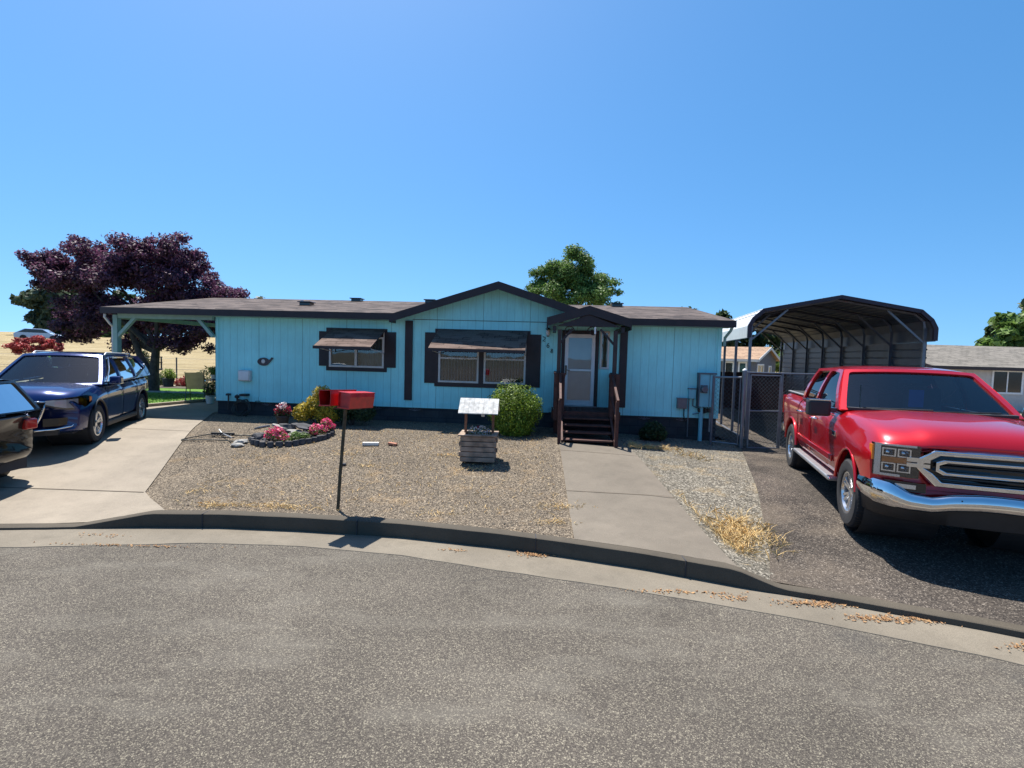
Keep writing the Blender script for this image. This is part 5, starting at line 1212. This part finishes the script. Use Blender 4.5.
def greenhouse(P, parent, paint, belt_mat):
    """P: dict with xa0,xa1 (A pillar base/top), xr1,xr0 (rear top/base), zb(belt fn), zr(roof fn), wb, wr, wins side windows in (x,t), t 0..1 from belt to roof"""
    zb, zr, wb, wr = P['zb'], P['zr'], P['wb'], P['wr']
    def side(sg, inset=0):
        def f(x, t):
            z = zb(x)+(zr(x)-zb(x))*t; y = wb+(wr-wb)*(t**1.15); y += .02*sin(pi*t); return (x, sg*(y-inset), z)
        return f
    outer = P['outline']
    for sg in (1, -1):
        panel3d(densify(outer, .12), [densify(h, .12) for h in P['wins']], side(sg), 'window_frame', paint, parent, .03)
        for h, gm_ in zip(P['wins'], P['glassm']):
            v, f = cdt_holes(densify(h, .12), [], .12); fm = side(sg, .012); me = bpy.data.meshes.new('side_window'); me.from_pydata([fm(*p) for p in v], [], f); me.materials.append(M[gm_])
            o = bpy.data.objects.new('side_window', me); COL.objects.link(o); o.parent = parent
            for p in me.polygons: p.use_smooth = True
            if P.get('trim'):
                fm2 = side(sg, -.018); q = densify(h, .1); MB().tube([fm2(*p) for p in q+[q[0]]], .009, 5, False).build('window_trim', P['trim'], o, smooth=50)
    # windscreen
    xa0, xa1 = P['xa0'], P['xa1']
    def wsf(u, t, off=0):          # u -1..1, t 0..1
        x = xa0+(xa1-xa0)*t; w_ = wb+(wr-wb)*t**1.15+.0; bow = P.get('bow', .16)*(1-u*u)
        z = zb(xa0)+(zr(xa1)-zb(xa0))*t; return (x+bow*(1-.45*t)+off, u*w_, z+.05*(1-u*u)*(1-t)*0+.03*(1-u*u)*t+off*.5)
    iw = P.get('pillar', .1)
    fr_o = [(-1, 0), (1, 0), (1, 1), (-1, 1)]; fr_i = rounded([(-1+iw, .04), (1-iw, .04), (1-iw*1.1, .93), (-1+iw*1.1, .93)], .06)
    panel3d(densify(fr_o, .12), [densify(fr_i, .1)], lambda u, t: wsf(u, t), 'windscreen_frame', paint, parent, .03)
    v, f = cdt_holes(densify(fr_i, .1), [], .16); me = bpy.data.meshes.new('windscreen'); me.from_pydata([wsf(u, t, -.008) for u, t in v], [], f); me.materials.append(M['carglass'])
    o = bpy.data.objects.new('windscreen', me); COL.objects.link(o); o.parent = parent
    for p in me.polygons: p.use_smooth = True
    # rear window
    x1, x0 = P['xr1'], P['xr0']
    def rw(u, t, off=0):
        w_ = (wb+(wr-wb)*t**1.15)*P.get('rw', 1); return (x0+(x1-x0)*t-.06*(1-u*u)+off, u*w_, zb(x0)+(zr(x1)-zb(x0))*t)
    panel3d(densify(fr_o, .15), [densify(fr_i, .1)], lambda u, t: rw(u, t), 'rear_frame', paint, parent, .03)
    v, f = cdt_holes(densify(fr_i, .15), [], .2); me = bpy.data.meshes.new('rear_window'); me.from_pydata([rw(u, t, .008) for u, t in v], [], f); me.materials.append(M['privacy'])
    o = bpy.data.objects.new('rear_window', me); COL.objects.link(o); o.parent = parent
    # roof
    def rf(a, b):
        u = b*2-1; x = (xa1+.0)+(x1-xa1)*a; bow = P.get('bow', .16)*.55*(1-u*u); xx = x+bow*(1-a)**3-.06*(1-u*u)*a**3
        e = (abs(u))**4; w_ = wr+.012; z = zr(x)+P['crown']*(1-e)*(1-.35*((2*a-1)**4))+.004-.01*e; return (xx, u*w_, z)
    surf('roof', rf, 20, 24, paint, parent)
def seats(parent, xs, zfloor, m='cloth_seat', ys=(-.38, .38)):
    for x in xs:
        for y in ys:
            b = MB(); b.box((x-.05, y-.22, zfloor+.25), (x+.42, y+.22, zfloor+.42)); b.box((0, -.22, 0), (.12, .22, .6), Matrix.Translation((x-.1, y, zfloor+.38)) @ Matrix.Rotation(radians(-14), 4, 'Y'))
            b.box((0, -.12, 0), (.09, .12, .18), Matrix.Translation((x-.26, y, zfloor+1.0)) @ Matrix.Rotation(radians(-10), 4, 'Y')); b.build('seat', m, parent, bevel=.04)

# ---------------- red pickup
def make_truck(loc, rz, z, scale):
    t = thing('pickup_truck', (loc[0], loc[1], z), rz, 'large red crew cab pickup with chrome grille parked on the dark asphalt driveway', 'pickup truck'); t.scale = (scale,)*3
    def nose(x, y, z):
        if x > 1.7: x -= .20*(abs(y)/1.0)**3*sm((x-1.7)/1.0)
        return (x, y, z)
    W = 1.0
    st = [(-2.86, .93, .62, 1.40, .0, .10), (-2.84, .97, .55, 1.41, .0, .10), (-2.5, .985, .50, 1.415, 0, .09), (-1.7, .99, .46, 1.41, 0, .09), (-1.15, .99, .44, 1.41, .0, .10), (-.4, .985, .44, 1.395, .0, .12), (.4, .985, .44, 1.385, .0, .13), (1.05, .985, .44, 1.385, .03, .15),
          (1.3, .99, .45, 1.385, .05, .18), (1.65, 1.0, .46, 1.365, .065, .19), (2.1, 1.0, .47, 1.33, .08, .20), (2.5, .99, .52, 1.275, .09, .19), (2.66, .975, .56, 1.215, .08, .15), (2.74, .955, .58, 1.15, .06, .10), (2.76, .95, .6, 1.12, .05, .08)]
    V, F = loft_body(st, W, nose)
    FA, RA, R_ = 1.95, -1.74, .415
    me = cut_body(V, F, [(FA, .44, .505, .62), (RA, .44, .50, .62)], [((-2.78, -.80, .78), (-1.28, .80, 1.6)), ((-1.16, -.84, .6), (1.15, .84, 1.7)), ((1.3, -.8, .5), (2.55, .8, 1.12)), ((2.66, -.62, .68), (3, .62, 1.14))])
    cuts = [((x, 0, 0), (1, 0, 0)) for x in (-1.2, -.18, -.16, .92, -1.22)]+[((0, 0, .56), (0, 0, 1))]
    def side(x0, x1, sg): return lambda c: x0 < c.x < x1 and c.z > .56 and c.y*sg > .87 and c.z < 1.36
    parts = [('front_door', side(-.16, .92, 1)), ('front_door', side(-.16, .92, -1)), ('rear_door', side(-1.2, -.18, 1)), ('rear_door', side(-1.2, -.18, -1))]
    objs = split_panels(me, cuts, parts, 'red_paint', t)
    body = objs[0]
    # inner dark tub
    m = MB(); m.box((-2.7, -.82, .42), (2.5, .82, .60)); m.box((-1.16, -.9, .6), (-1.12, .9, 1.3)); m.box((1.05, -.9, .5), (1.1, .9, 1.28)); m.box((-1.1, -.935, .55), (1.0, -.90, 1.28)); m.box((-1.1, .90, .55), (1.0, .935, 1.28))
    m.build('chassis', 'interior', t)
    MB().box((1.2, -.7, .55), (2.5, .7, 1.0)).build('engine_bay', 'blackpl', t)
    for o_, sg in ((objs[1], 1), (objs[2], -1)):
        if o_:
            h = MB().tube([(.03, sg*.985, 1.15), (.05, sg*1.035, 1.155), (.22, sg*1.035, 1.155), (.24, sg*.985, 1.15)], .014, 8); h.build('handle', 'chrome', o_, smooth=60)
    for o_, sg in ((objs[3], 1), (objs[4], -1)):
        if o_:
            h = MB().tube([(-1.02, sg*.985, 1.16), (-1.0, sg*1.035, 1.165), (-.83, sg*1.035, 1.165), (-.81, sg*.985, 1.16)], .014, 8); h.build('handle', 'chrome', o_, smooth=60)
    # greenhouse
    zb = lambda x: 1.378+.0*x; zr = lambda x: 1.935-.045*max(0, (x-.1))**1-.02*max(0, -x-.4)
    outline = [(-1.17, 0), (1.18, 0), (.42, 1), (-1.05, 1)]
    w1 = rounded([(-.12, .0), (.98, .0), (.90, .2), (.38, .91), (-.12, .93)], .07); w2 = rounded([(-1.04, .0), (-.20, .0), (-.20, .93), (-.93, .91)], .07)
    P = dict(xa0=1.18, xa1=.42, xr1=-1.05, xr0=-1.17, zb=zb, zr=zr, wb=.915, wr=.72, outline=outline, wins=[w1, w2], glassm=['privacy', 'privacy'], crown=.06, bow=.16, pillar=.07)
    greenhouse(P, t, 'red_paint', None)
    for sg in (1, -1): MB().tube([(-1.1, sg*.935, 1.382), (1.08, sg*.935, 1.382)], .012, 6).build('belt_trim', 'gloss_black', t)
    m = MB(); m.box((-1.1, -.62, 1.0), (-.98, .62, 1.55)); m.build('rear_bench', 'cloth_seat', t, bevel=.05); seats(t, (.0,), .70)
    MB().box((.65, -.83, 1.15), (1.2, .83, 1.36)).build('dashboard', 'dash', t, bevel=.05)
    m = MB(); m.lathe([(.17, -.012), (.185, 0), (.17, .012)], 24); sw = m.build('steering_wheel', 'blackpl', t); sw.location = (.62, .38, 1.34); sw.rotation_euler = (0, radians(-65), 0)
    MB().box((.56, -.13, 1.76), (.60, .13, 1.83)).build('rear_view_mirror', 'blackpl', t, bevel=.01)
    MB().box((.74, -.06, 1.44), (.745, .10, 1.68)).build('hanging_placard', 'blue_card', t)
    MB().tube([(1.24, -.72, 1.40), (1.22, -.72, 1.74)], .007, 6).build('antenna', 'gloss_black', t)
    for y0, y1 in ((-.7, .0), (.0, .68)): MB().tube([(1.355-.16*(y0/.9)**2, y0, 1.43), (1.33-.16*(y1/.9)**2, y1, 1.445)], .011, 5).build('wiper', 'blackpl', t)
    m = MB(); m.add([(1.19+.16*(1-(u)**2)+dx, u*.85, zz) for u in np.linspace(-1, 1, 13) for dx, zz in ((-.02, 1.39), (-.02, 1.43), (.05, 1.425), (.05, 1.39))], [(4*i+k, 4*i+(k+1) % 4, 4*i+4+(k+1) % 4, 4*i+4+k) for i in range(12) for k in range(4)]); m.build('cowl', 'blackpl', t)
    # tonneau cover and rails
    MB().box((-2.78, -.83, 1.412), (-1.24, .83, 1.435)).build('bed_cover', 'blackpl', t, bevel=.008)
    for y in (-.90, .84): MB().box((-2.8, y, 1.412), (-1.22, y+.06, 1.435)).build('bed_rail', 'alu' , t, bevel=.008)
    # hood creases
    for sg in (1, -1):
        # mirrors
        m = MB(); m.box((.80, sg*1.05-.10, 1.27), (1.0, sg*1.05+.16*sg+.0, 1.46)) if False else None
        y0, y1 = sorted((sg*1.0, sg*1.27)); mm = MB().box((.93, y0, 1.27), (1.12, y1, 1.50)).build('side_mirror', 'blackpl', t, bevel=.035)
        MB().box((.92, y0+.015, 1.29), (.932, y1-.015, 1.48)).build('mirror_glass', 'chrome', mm)
        MB().box((.94, y0+.012, 1.485), (1.11, y1-.012, 1.512)).build('mirror_cap', 'chrome', mm, bevel=.006)
        ya, yb = sorted((sg*.93, sg*1.06)); MB().box((.97, ya, 1.33), (1.07, yb, 1.39)).build('mirror_arm', 'gloss_black', mm)
        # wheel arch flare
        for ax in (FA, RA):
            pts = [(ax+.52*cos(a), sg*.982, .44+.52*sin(a)) for a in np.linspace(.12, pi-.12, 24)]
            pts = [nose(*p) if ax == FA else p for p in pts]; MB().tube(pts, .02, 8).build('wheel_arch', 'red_paint', t, smooth=60)
            m = MB(); m.lathe([(.50, sg*.25), (.50, sg*.93)], 40, 'y', (ax, 0, .44)); m.lathe([(0, sg*.35), (.50, sg*.35)], 40, 'y', (ax, 0, .44)); m.build('wheel_well', 'blackpl', t)
            wheel(t, ax, sg*.86, R_, .245, .26, 6, 'twin')
        # running board
        ya, yb = sorted((sg*.84, sg*1.03)); rb = MB().box((-1.18, ya, .40), (1.28, yb, .455)).build('running_board', 'alu', t, bevel=.02)
        # door lower moulding
        MB().bar((-1.15, sg*.985, .70), (1.2, sg*.985, .70), .02, .09).build('side_moulding', 'red_paint', t, bevel=.01)
        # fender badge and vent
        m = MB(); m.box((1.22, min(sg*.985, sg*1.005), 1.03), (1.36, max(sg*.985, sg*1.005), 1.10)); m.build('fender_badge', 'chrome', t, bevel=.01)
        # headlights
        def nz(x, y, z): return Vector(nose(x, y, z))
        def fp(y, z, d=0): return tuple(nz(2.735+d+.02*(1-(z-.7)*.8), sg*y, z))
        def quadp(mb, y0, y1, z0, z1, d0, d1, n=5):
            vs = []
            for i in range(n+1):
                y = y0+(y1-y0)*i/n
                for z_, d_ in ((z0, d0), (z1, d0), (z1, d1), (z0, d1)): vs.append(fp(y, z_, d_))
            fs = [(4*i+k, 4*i+(k+1) % 4, 4*i+4+(k+1) % 4, 4*i+4+k) for i in range(n) for k in range(4)]+[(0, 1, 2, 3), (4*n+3, 4*n+2, 4*n+1, 4*n)]
            mb.add(vs, fs)
        m = MB(); quadp(m, .57, .93, .80, 1.15, -.05, .012); hl = m.build('headlight', 'gloss_black', t)
        m = MB(); quadp(m, .875, .922, .815, 1.14, .012, .03); quadp(m, .60, .922, 1.13, 1.15, .012, .03); quadp(m, .72, .922, .80, .825, .012, .03); m.build('light_bracket', 'rim', hl)
        m = MB(); quadp(m, .64, .865, .95, 1.01, .012, .028); m.build('turn_signal', 'orange', hl)
        m = MB()
        for (a, b) in ((.64, .745), (.757, .865)):
            for (c, d_) in ((.85, .945), (1.015, 1.105)):
                for q in ((a, b, c, c+.012), (a, b, d_-.012, d_), (a, a+.012, c, d_), (b-.012, b, c, d_)): quadp(m, *q, .012, .024, 2)
        m.build('lamp_cell', 'chrome', hl)
        for (a, b) in ((.69, 1.06), (.81, .9), (.69, .9), (.81, 1.06)):
            c = fp(a, b, .016); o = MB().lathe([(0, .0), (.035, .0), (.03, .01), (0, .018)], 14, 'y').build('lamp', 'rim', hl, smooth=60); o.location = c; o.rotation_euler = (0, 0, radians(-90))
        m = MB(); quadp(m, .925, .94, .96, 1.125, -.08, .02); m.build('side_marker', 'orange', hl)
        m = MB(); quadp(m, .57, .93, .79, 1.152, .034, .037, 8); m.build('lens', 'lens', hl)
        # grille arm between lamp and grille
        m = MB(); quadp(m, .50, .68, .985, 1.03, .03, .05); quadp(m, .50, .68, .93, .97, .03, .05); m.build('grille_bar', 'chrome', t)
        # fog lamp
        m = MB(); quadp(m, .52, .84, .66, .76, -.0, .05); m.build('fog_lamp_pocket', 'gloss_black', t); m = MB(); quadp(m, .60, .76, .69, .735, .05, .056); m.build('fog_lamp', 'rim', t)
        m = MB().box((-2.9, min(sg*.80, sg*.965), .95), (-2.84, max(sg*.80, sg*.965), 1.33)); m.build('tail_light', 'red_lens', t, bevel=.01)
    # grille
    def gp(y, z, d): 
        p = nose(2.73+d, y, z); return p
    def ring(mb, pts, w_, d0, d1):
        n = len(pts); C = Vector((sum(p[0] for p in pts)/n, sum(p[1] for p in pts)/n)); vs = []
        for p in pts:
            v = Vector(p)-C; k = 1-w_/max(.05, abs(v.y) if abs(v.x) < .3 else v.length*.8); q = C+Vector((v.x*(1-w_/max(.1, abs(v.x)+.02)) if abs(v.x) > w_ else v.x, v.y*(1-w_/max(.03, abs(v.y))) if abs(v.y) > w_ else v.y*.3))
            vs += [gp(p[0], p[1], d0), gp(p[0], p[1], d1), gp(q.x, q.y, d1), gp(q.x, q.y, d0)]
        mb.add(vs, [(4*i+k, 4*i+(k+1) % 4, 4*((i+1) % n)+(k+1) % 4, 4*((i+1) % n)+k) for i in range(n) for k in range(4)])
    outer = densify([(-.60, 1.02), (-.47, 1.125), (.47, 1.125), (.60, 1.02), (.60, .92), (.45, .745), (-.45, .745), (-.60, .92)], .1)
    m = MB(); m.add([gp(y, z, .0) for y, z in outer], [tuple(range(len(outer)))]); m.build('grille_mesh', 'gloss_black', t)
    m = MB(); ring(m, outer, .05, -.03, .07); m.build('grille_surround', 'chrome', t, bevel=.008)
    m = MB(); ring(m, densify([(-.46, 1.005), (-.40, 1.035), (.40, 1.035), (.46, 1.005), (.46, .91), (.40, .875), (-.40, .875), (-.46, .91)], .1), .03, -.01, .085); m.build('grille_bar', 'chrome', t, bevel=.006)
    m = MB(); m.add([gp(y, zz, dd) for y in np.linspace(-.56, .56, 15) for zz, dd in ((1.10, .075), (1.15-.05*abs(y/.56)**3, .0), (1.14-.05*abs(y/.56)**3, -.03), (1.08, .0))], [(4*i+k, 4*i+(k+1) % 4, 4*i+4+(k+1) % 4, 4*i+4+k) for i in range(14) for k in range(4)]); m.build('grille_brow', 'chrome', t, smooth=40)
    m = MB()
    for z in (.80, .84, .955, .985, 1.085): m.add([gp(y, zz, dd) for y in np.linspace(-.46, .46, 9) for zz, dd in ((z, .01), (z+.012, .01), (z+.012, .04), (z, .04))], [(4*i+k, 4*i+(k+1) % 4, 4*i+4+(k+1) % 4, 4*i+4+k) for i in range(8) for k in range(4)])
    m.build('grille_slat', 'blackpl', t)
    # bumper
    path = [(2.33, -.97), (2.50, -.965), (2.66, -.92), (2.78, -.82), (2.86, -.68), (2.905, -.5), (2.93, -.36), (2.94, -.15), (2.945, 0)]
    top = [.74, .745, .75, .74, .655, .645, .69, .715, .72]; bot = [.53, .52, .50, .49, .485, .49, .53, .555, .56]
    path = path+[(x, -y) for x, y in path[-2::-1]]; top = top+top[-2::-1]; bot = bot+bot[-2::-1]
    # resample smoothly
    K = 56; S = np.linspace(0, len(path)-1, K); px = np.interp(S, range(len(path)), [p[0] for p in path]); py = np.interp(S, range(len(path)), [p[1] for p in path]); tz = np.interp(S, range(len(path)), top); bz = np.interp(S, range(len(path)), bot)
    m = MB(); vs = []
    for i in range(K):
        d = Vector((px[min(i+1, K-1)]-px[max(i-1, 0)], py[min(i+1, K-1)]-py[max(i-1, 0)])).normalized(); nx, ny = d.y, -d.x
        for a, o_ in ((0, -.06), (0.0, -.01), (.12, .012), (.5, .02), (.85, .008), (1, -.015), (1, -.08)):
            z_ = bz[i]+(tz[i]-bz[i])*a; vs.append((px[i]+nx*o_, py[i]+ny*o_, z_))
    m.add(vs, [(7*i+k, 7*i+k+1, 7*i+8+k, 7*i+7+k) for i in range(K-1) for k in range(6)]); m.build('front_bumper', 'chrome', t, smooth=50)
    m = MB()
    vs = []
    for i in range(K):
        for z_, o_ in ((bz[i]+.01, -.03), (.36, -.1), (.34, -.16)): vs.append((px[i]+o_, py[i]*(1+o_*.3), z_))
    m.add(vs, [(3*i+k, 3*i+k+1, 3*i+4+k, 3*i+3+k) for i in range(K-1) for k in range(2)]); m.build('air_dam', 'blackpl', t, smooth=50)
    MB().lathe([(0, 0), (.018, 0), (.018, .012), (0, .014)], 12, 'y', (0, 0, 0)).build('parking_sensor', 'blackpl', t).location = (2.93, -.30, .65)
    MB().box((-3.0, -.95, .55), (-2.86, .95, .75)).build('rear_bumper', 'chrome', t, bevel=.03)
    return t
M['blue_card'] = mat('blue_card', (.02, .10, .42), .5)
truck = make_truck((5.91, 7.725), radians(-109.4), .09, 1.008); truck.scale = (1.008, 1.085, 1.008)

# ---------------- blue SUV
def make_suv(loc, rz, z, paint, label='dark blue five-door SUV with chrome window trim parked nose-out on the concrete driveway'):
    t = thing('parked_suv', (loc[0], loc[1], z), rz, label, 'car')
    def nose(x, y, z):
        if x > 1.2: x -= .36*(abs(y)/.92)**3*sm((x-1.2)/1.05)
        if x < -1.6: x += .22*(abs(y)/.92)**3*sm((-1.6-x)/.6)
        return (x, y, z)
    st = [(-2.28, .80, .50, 1.02, .0, .12), (-2.25, .86, .40, 1.05, .0, .12), (-2.0, .90, .32, 1.08, 0, .12), (-1.36, .92, .28, 1.08, 0, .13), (-.6, .90, .26, 1.07, .0, .14), (.2, .90, .26, 1.05, .0, .14), (.85, .905, .26, 1.04, .02, .15), (1.15, .915, .27, 1.04, .05, .16),
          (1.5, .92, .28, 1.01, .07, .17), (1.85, .91, .27, .985, .08, .18), (2.12, .89, .26, .95, .07, .18), (2.26, .86, .28, .88, .05, .16), (2.31, .83, .32, .80, .03, .10)]
    st = [(a, b, c, d+.055, e, f) for a, b, c, d, e, f in st]
    V, F = loft_body(st, .92, nose); FA, RA, R_ = 1.36, -1.36, .358
    me = cut_body(V, F, [(FA, .375, .435, .56), (RA, .375, .43, .56)], [((-1.9, -.80, .5), (.82, .80, 1.5)), ((1.0, -.7, .35), (1.95, .7, .82))])
    cuts = [((x, 0, 0), (1, 0, 0)) for x in (-1.02, -.10, -.08, .86)]+[((0, 0, .36), (0, 0, 1))]
    def side(x0, x1, sg): return lambda c: x0 < c.x < x1 and c.z > .36 and c.y*sg > .80
    objs = split_panels(me, cuts, [('front_door', side(-.08, .86, 1)), ('front_door', side(-.08, .86, -1)), ('rear_door', side(-1.02, -.10, 1)), ('rear_door', side(-1.02, -.10, -1))], paint, t)
    m = MB(); m.box((-2.1, -.72, .25), (2.0, .72, .42)); m.box((-1.0, -.86, .36), (.84, -.83, 1.0)); m.box((-1.0, .83, .36), (.84, .86, 1.0)); m.build('chassis', 'interior', t)
    for o_, sg, x in ((objs[1], 1, .0), (objs[2], -1, .0), (objs[3], 1, -.93), (objs[4], -1, -.93)):
        if o_: MB().tube([(x, sg*.895, .93), (x+.02, sg*.935, .935), (x+.17, sg*.935, .93), (x+.19, sg*.895, .925)], .012, 8).build('handle', paint, o_, smooth=60)
    zb = lambda x: 1.088+.03*max(0, -x)*.8; zr = lambda x: 1.665-.09*max(0, x)**1.5-.03*max(0, -x-.5)**1.6
    outline = [(-2.14, 0), (1.04, 0), (.30, 1), (-2.0, 1)]
    w1 = rounded([(-.02, .06), (.84, .05), (.78, .2), (.26, .90), (-.02, .90)], .06); w2 = rounded([(-1.02, .08), (-.1, .06), (-.1, .90), (-.98, .90)], .06); w3 = rounded([(-1.85, .42), (-1.1, .10), (-1.06, .90), (-1.62, .88)], .07)
    P = dict(xa0=1.04, xa1=.30, xr1=-2.0, xr0=-2.2, zb=zb, zr=zr, wb=.86, wr=.64, outline=outline, wins=[w1, w2, w3], glassm=['privacy', 'privacy', 'privacy'], crown=.05, bow=.2, pillar=.065)
    greenhouse(P, t, paint, None)
    def sd(x, tt, sg, off=.03):
        z_ = zb(x)+(zr(x)-zb(x))*tt; y = .86+(.64-.86)*tt**1.15+.02*sin(pi*tt); return (x, sg*(y+off), z_)
    for sg in (1, -1):
        MB().tube([sd(x, tt, sg, .022) for x, tt in [(.84, .04), (.4, .56), (.12, .92), (-.3, .96), (-1.5, .95)]], .013, 6).build('window_trim', 'chrome', t, smooth=60)
        MB().tube([sd(x, tt, sg, .025) for x, tt in [(.86, .02), (.2, .02), (-.6, .03), (-1.05, .06), (-1.4, .22), (-1.9, .45), (-2.02, .62)]], .013, 6).build('belt_trim', 'chrome', t, smooth=60)
        MB().tube([(.05, sg*.60, 1.665), (-.05, sg*.60, 1.71), (-1.5, sg*.60, 1.68), (-1.65, sg*.60, 1.62)], .018, 8).build('roof_rail', 'alu', t, smooth=60)
        y0, y1 = sorted((sg*.93, sg*1.13)); mm = MB().box((.70, y0, 1.10), (.90, y1, 1.25)).build('side_mirror', paint, t, bevel=.035)
        ya, yb = sorted((sg*.86, sg*.98)); MB().box((.75, ya, 1.09), (.85, yb, 1.14)).build('mirror_arm', 'gloss_black', mm); MB().box((.70, y0+.005, 1.095), (.89, y1-.005, 1.115)).build('mirror_trim', 'chrome', mm, bevel=.004)
        MB().box((.692, y0+.015, 1.12), (.702, y1-.015, 1.23)).build('mirror_glass', 'chrome', mm)
        for ax in (FA, RA):
            m = MB(); m.lathe([(.43, sg*.25), (.43, sg*.86)], 40, 'y', (ax, 0, .375)); m.lathe([(0, sg*.35), (.43, sg*.35)], 40, 'y', (ax, 0, .375)); m.build('wheel_well', 'blackpl', t)
            pts = [(ax+.445*cos(a), sg*.90, .375+.445*sin(a)) for a in np.linspace(-.1, pi+.1, 24)]; pts = [nose(*p) for p in pts]; pts = [(x, y+sg*.004, z) for x, y, z in pts]; MB().tube(pts, .022, 6).build('wheel_arch', 'blackpl', t, smooth=60)
            wheel(t, ax, sg*.79, R_, .235, .225, 5, 'twin')
        MB().box((-.92, min(sg*.83, sg*.915), .24), (.92, max(sg*.83, sg*.915), .34)).build('side_sill', 'blackpl', t, bevel=.02)
        def fp(x, y, z, d=0): v = Vector(nose(x, sg*y, z)); return (v.x+d, v.y+sg*d*.35, v.z)
        def strip_(mb, pts, h, d0, d1):
            vs = []
            for x, y, z_, k in pts:
                for zz, dd in ((z_, d0), (z_+h*k, d0), (z_+h*k, d1), (z_, d1)): vs.append(fp(x, y, zz, dd))
            n = len(pts)-1; mb.add(vs, [(4*i+k, 4*i+(k+1) % 4, 4*i+4+(k+1) % 4, 4*i+4+k) for i in range(n) for k in range(4)]+[(0, 1, 2, 3), (4*n+3, 4*n+2, 4*n+1, 4*n)])
        HL = [(2.30, .44, .79, .55), (2.29, .55, .75, 1.0), (2.26, .68, .71, 1.4), (2.20, .80, .70, 1.55), (2.08, .87, .75, 1.25), (1.95, .905, .82, .65)]
        m = MB(); strip_(m, HL, .15, -.03, .035); hl = m.build('headlight', 'gloss_black', t)
        m = MB(); strip_(m, [(x, y, z_+.025, k) for x, y, z_, k in HL], .11, .033, .043); m.build('lamp_reflector', 'alu', hl)
        m = MB(); strip_(m, [(x, y, z_-.004, k) for x, y, z_, k in HL], .16, .05, .053); m.build('lens', 'lens', hl)
        m = MB(); strip_(m, [(2.03, .89, .82, 1), (1.95, .905, .85, .6)], .1, .05, .058); m.build('turn_signal', 'orange', hl)
        # chrome hook in the lower bumper
        MB().tube([fp(2.33, .30, .36, .03), fp(2.31, .55, .37, .03), fp(2.24, .72, .40, .03), fp(2.16, .79, .48, .03), fp(2.17, .79, .58, .02)], .016, 6).build('bumper_trim', 'chrome', t, smooth=60)
        m = MB(); strip_(m, [(2.29, .40, .42, 1), (2.24, .58, .42, 1), (2.16, .72, .44, .9)], .14, -.02, .022); m.build('fog_pocket', 'gloss_black', t)
        m = MB().box((-2.215, min(sg*.60, sg*.80), .86), (-2.0, max(sg*.60, sg*.80), 1.02)); m.build('tail_light', 'red_lens', t, bevel=.02)
    def gp(y, z, d): v = nose(2.31, y, z); return (v[0]+d-(z-.5)*.06, v[1], v[2])
    O = densify([(-.46, .86), (.46, .86), (.36, .50), (-.36, .50)], .12); m = MB(); m.add([gp(y, z, .03) for y, z in O], [tuple(range(len(O)))]); m.build('grille', 'gloss_black', t)
    m = MB(); m.tube([gp(y, z, .04) for y, z in O+[O[0]]], .02, 6, False); m.build('grille_surround', 'chrome', t, smooth=60)
    m = MB(); m.add([gp(y, z, d) for y in np.linspace(-.6, .6, 9) for z, d in ((.27, .02), (.36, .04), (.36, -.04), (.27, -.04))], [(4*i+k, 4*i+(k+1) % 4, 4*i+4+(k+1) % 4, 4*i+4+k) for i in range(8) for k in range(4)]); m.build('lower_grille', 'blackpl', t)
    seats(t, (-.25, -1.15), .38); MB().box((.45, -.78, .82), (1.0, .78, .99)).build('dashboard', 'dash', t, bevel=.05)
    m = MB(); m.lathe([(.165, -.012), (.18, 0), (.165, .012)], 24); sw = m.build('steering_wheel', 'blackpl', t); sw.location = (.42, .36, .98); sw.rotation_euler = (0, radians(-65), 0)
    for y0, y1 in ((-.62, .02), (.02, .6)): MB().tube([(1.17-.2*(y0/.8)**2, y0, 1.10), (1.13-.2*(y1/.8)**2, y1, 1.125)], .011, 5).build('wiper', 'blackpl', t)
    return t
suv = make_suv((-9.39, 10.62), radians(-68.1), .212, 'blue_paint')
# far cars on the hill
def simple_car(loc, rz, paint, label):
    t = thing('distant_car', loc, rz, label, 'car')
    m = MB(); m.prism([(-2.2, .3), (2.2, .3), (2.25, .7), (1.1, .9), (.4, 1.4), (-1.2, 1.42), (-2.0, .95), (-2.25, .8)], -.85, .85); m.build('body', paint, t, bevel=.08)
    m = MB(); m.prism([(.95, .93), (.38, 1.33), (-1.15, 1.35), (-1.8, .96)], -.856, .856); m.build('window', 'gloss_black', t)
    for x in (-1.35, 1.35):
        for y in (-.9, .7): MB().lathe([(0, 0), (.3, 0), (.33, .04), (.33, .16), (.3, .2), (0, .2)], 18, 'y', (x, y, .33)).build('wheel', 'tyre', t)
    return t
M['silver_paint'] = m_paint('silver_blue_paint', (.35, .45, .6), .5)
simple_car((-56.5, 60.0, g(-56.5, 60)), radians(25), 'silver_paint', 'pale blue car on the field slope at the left edge above the red maple')
M['black_paint'] = m_paint('black_car_paint', (.008, .009, .011), .3, .25)
make_suv((-9.63, 6.92), radians(183), g(-9, 6.9)+.01, 'black_paint', 'black car standing across the driveway mouth with only its tail inside the left picture edge')
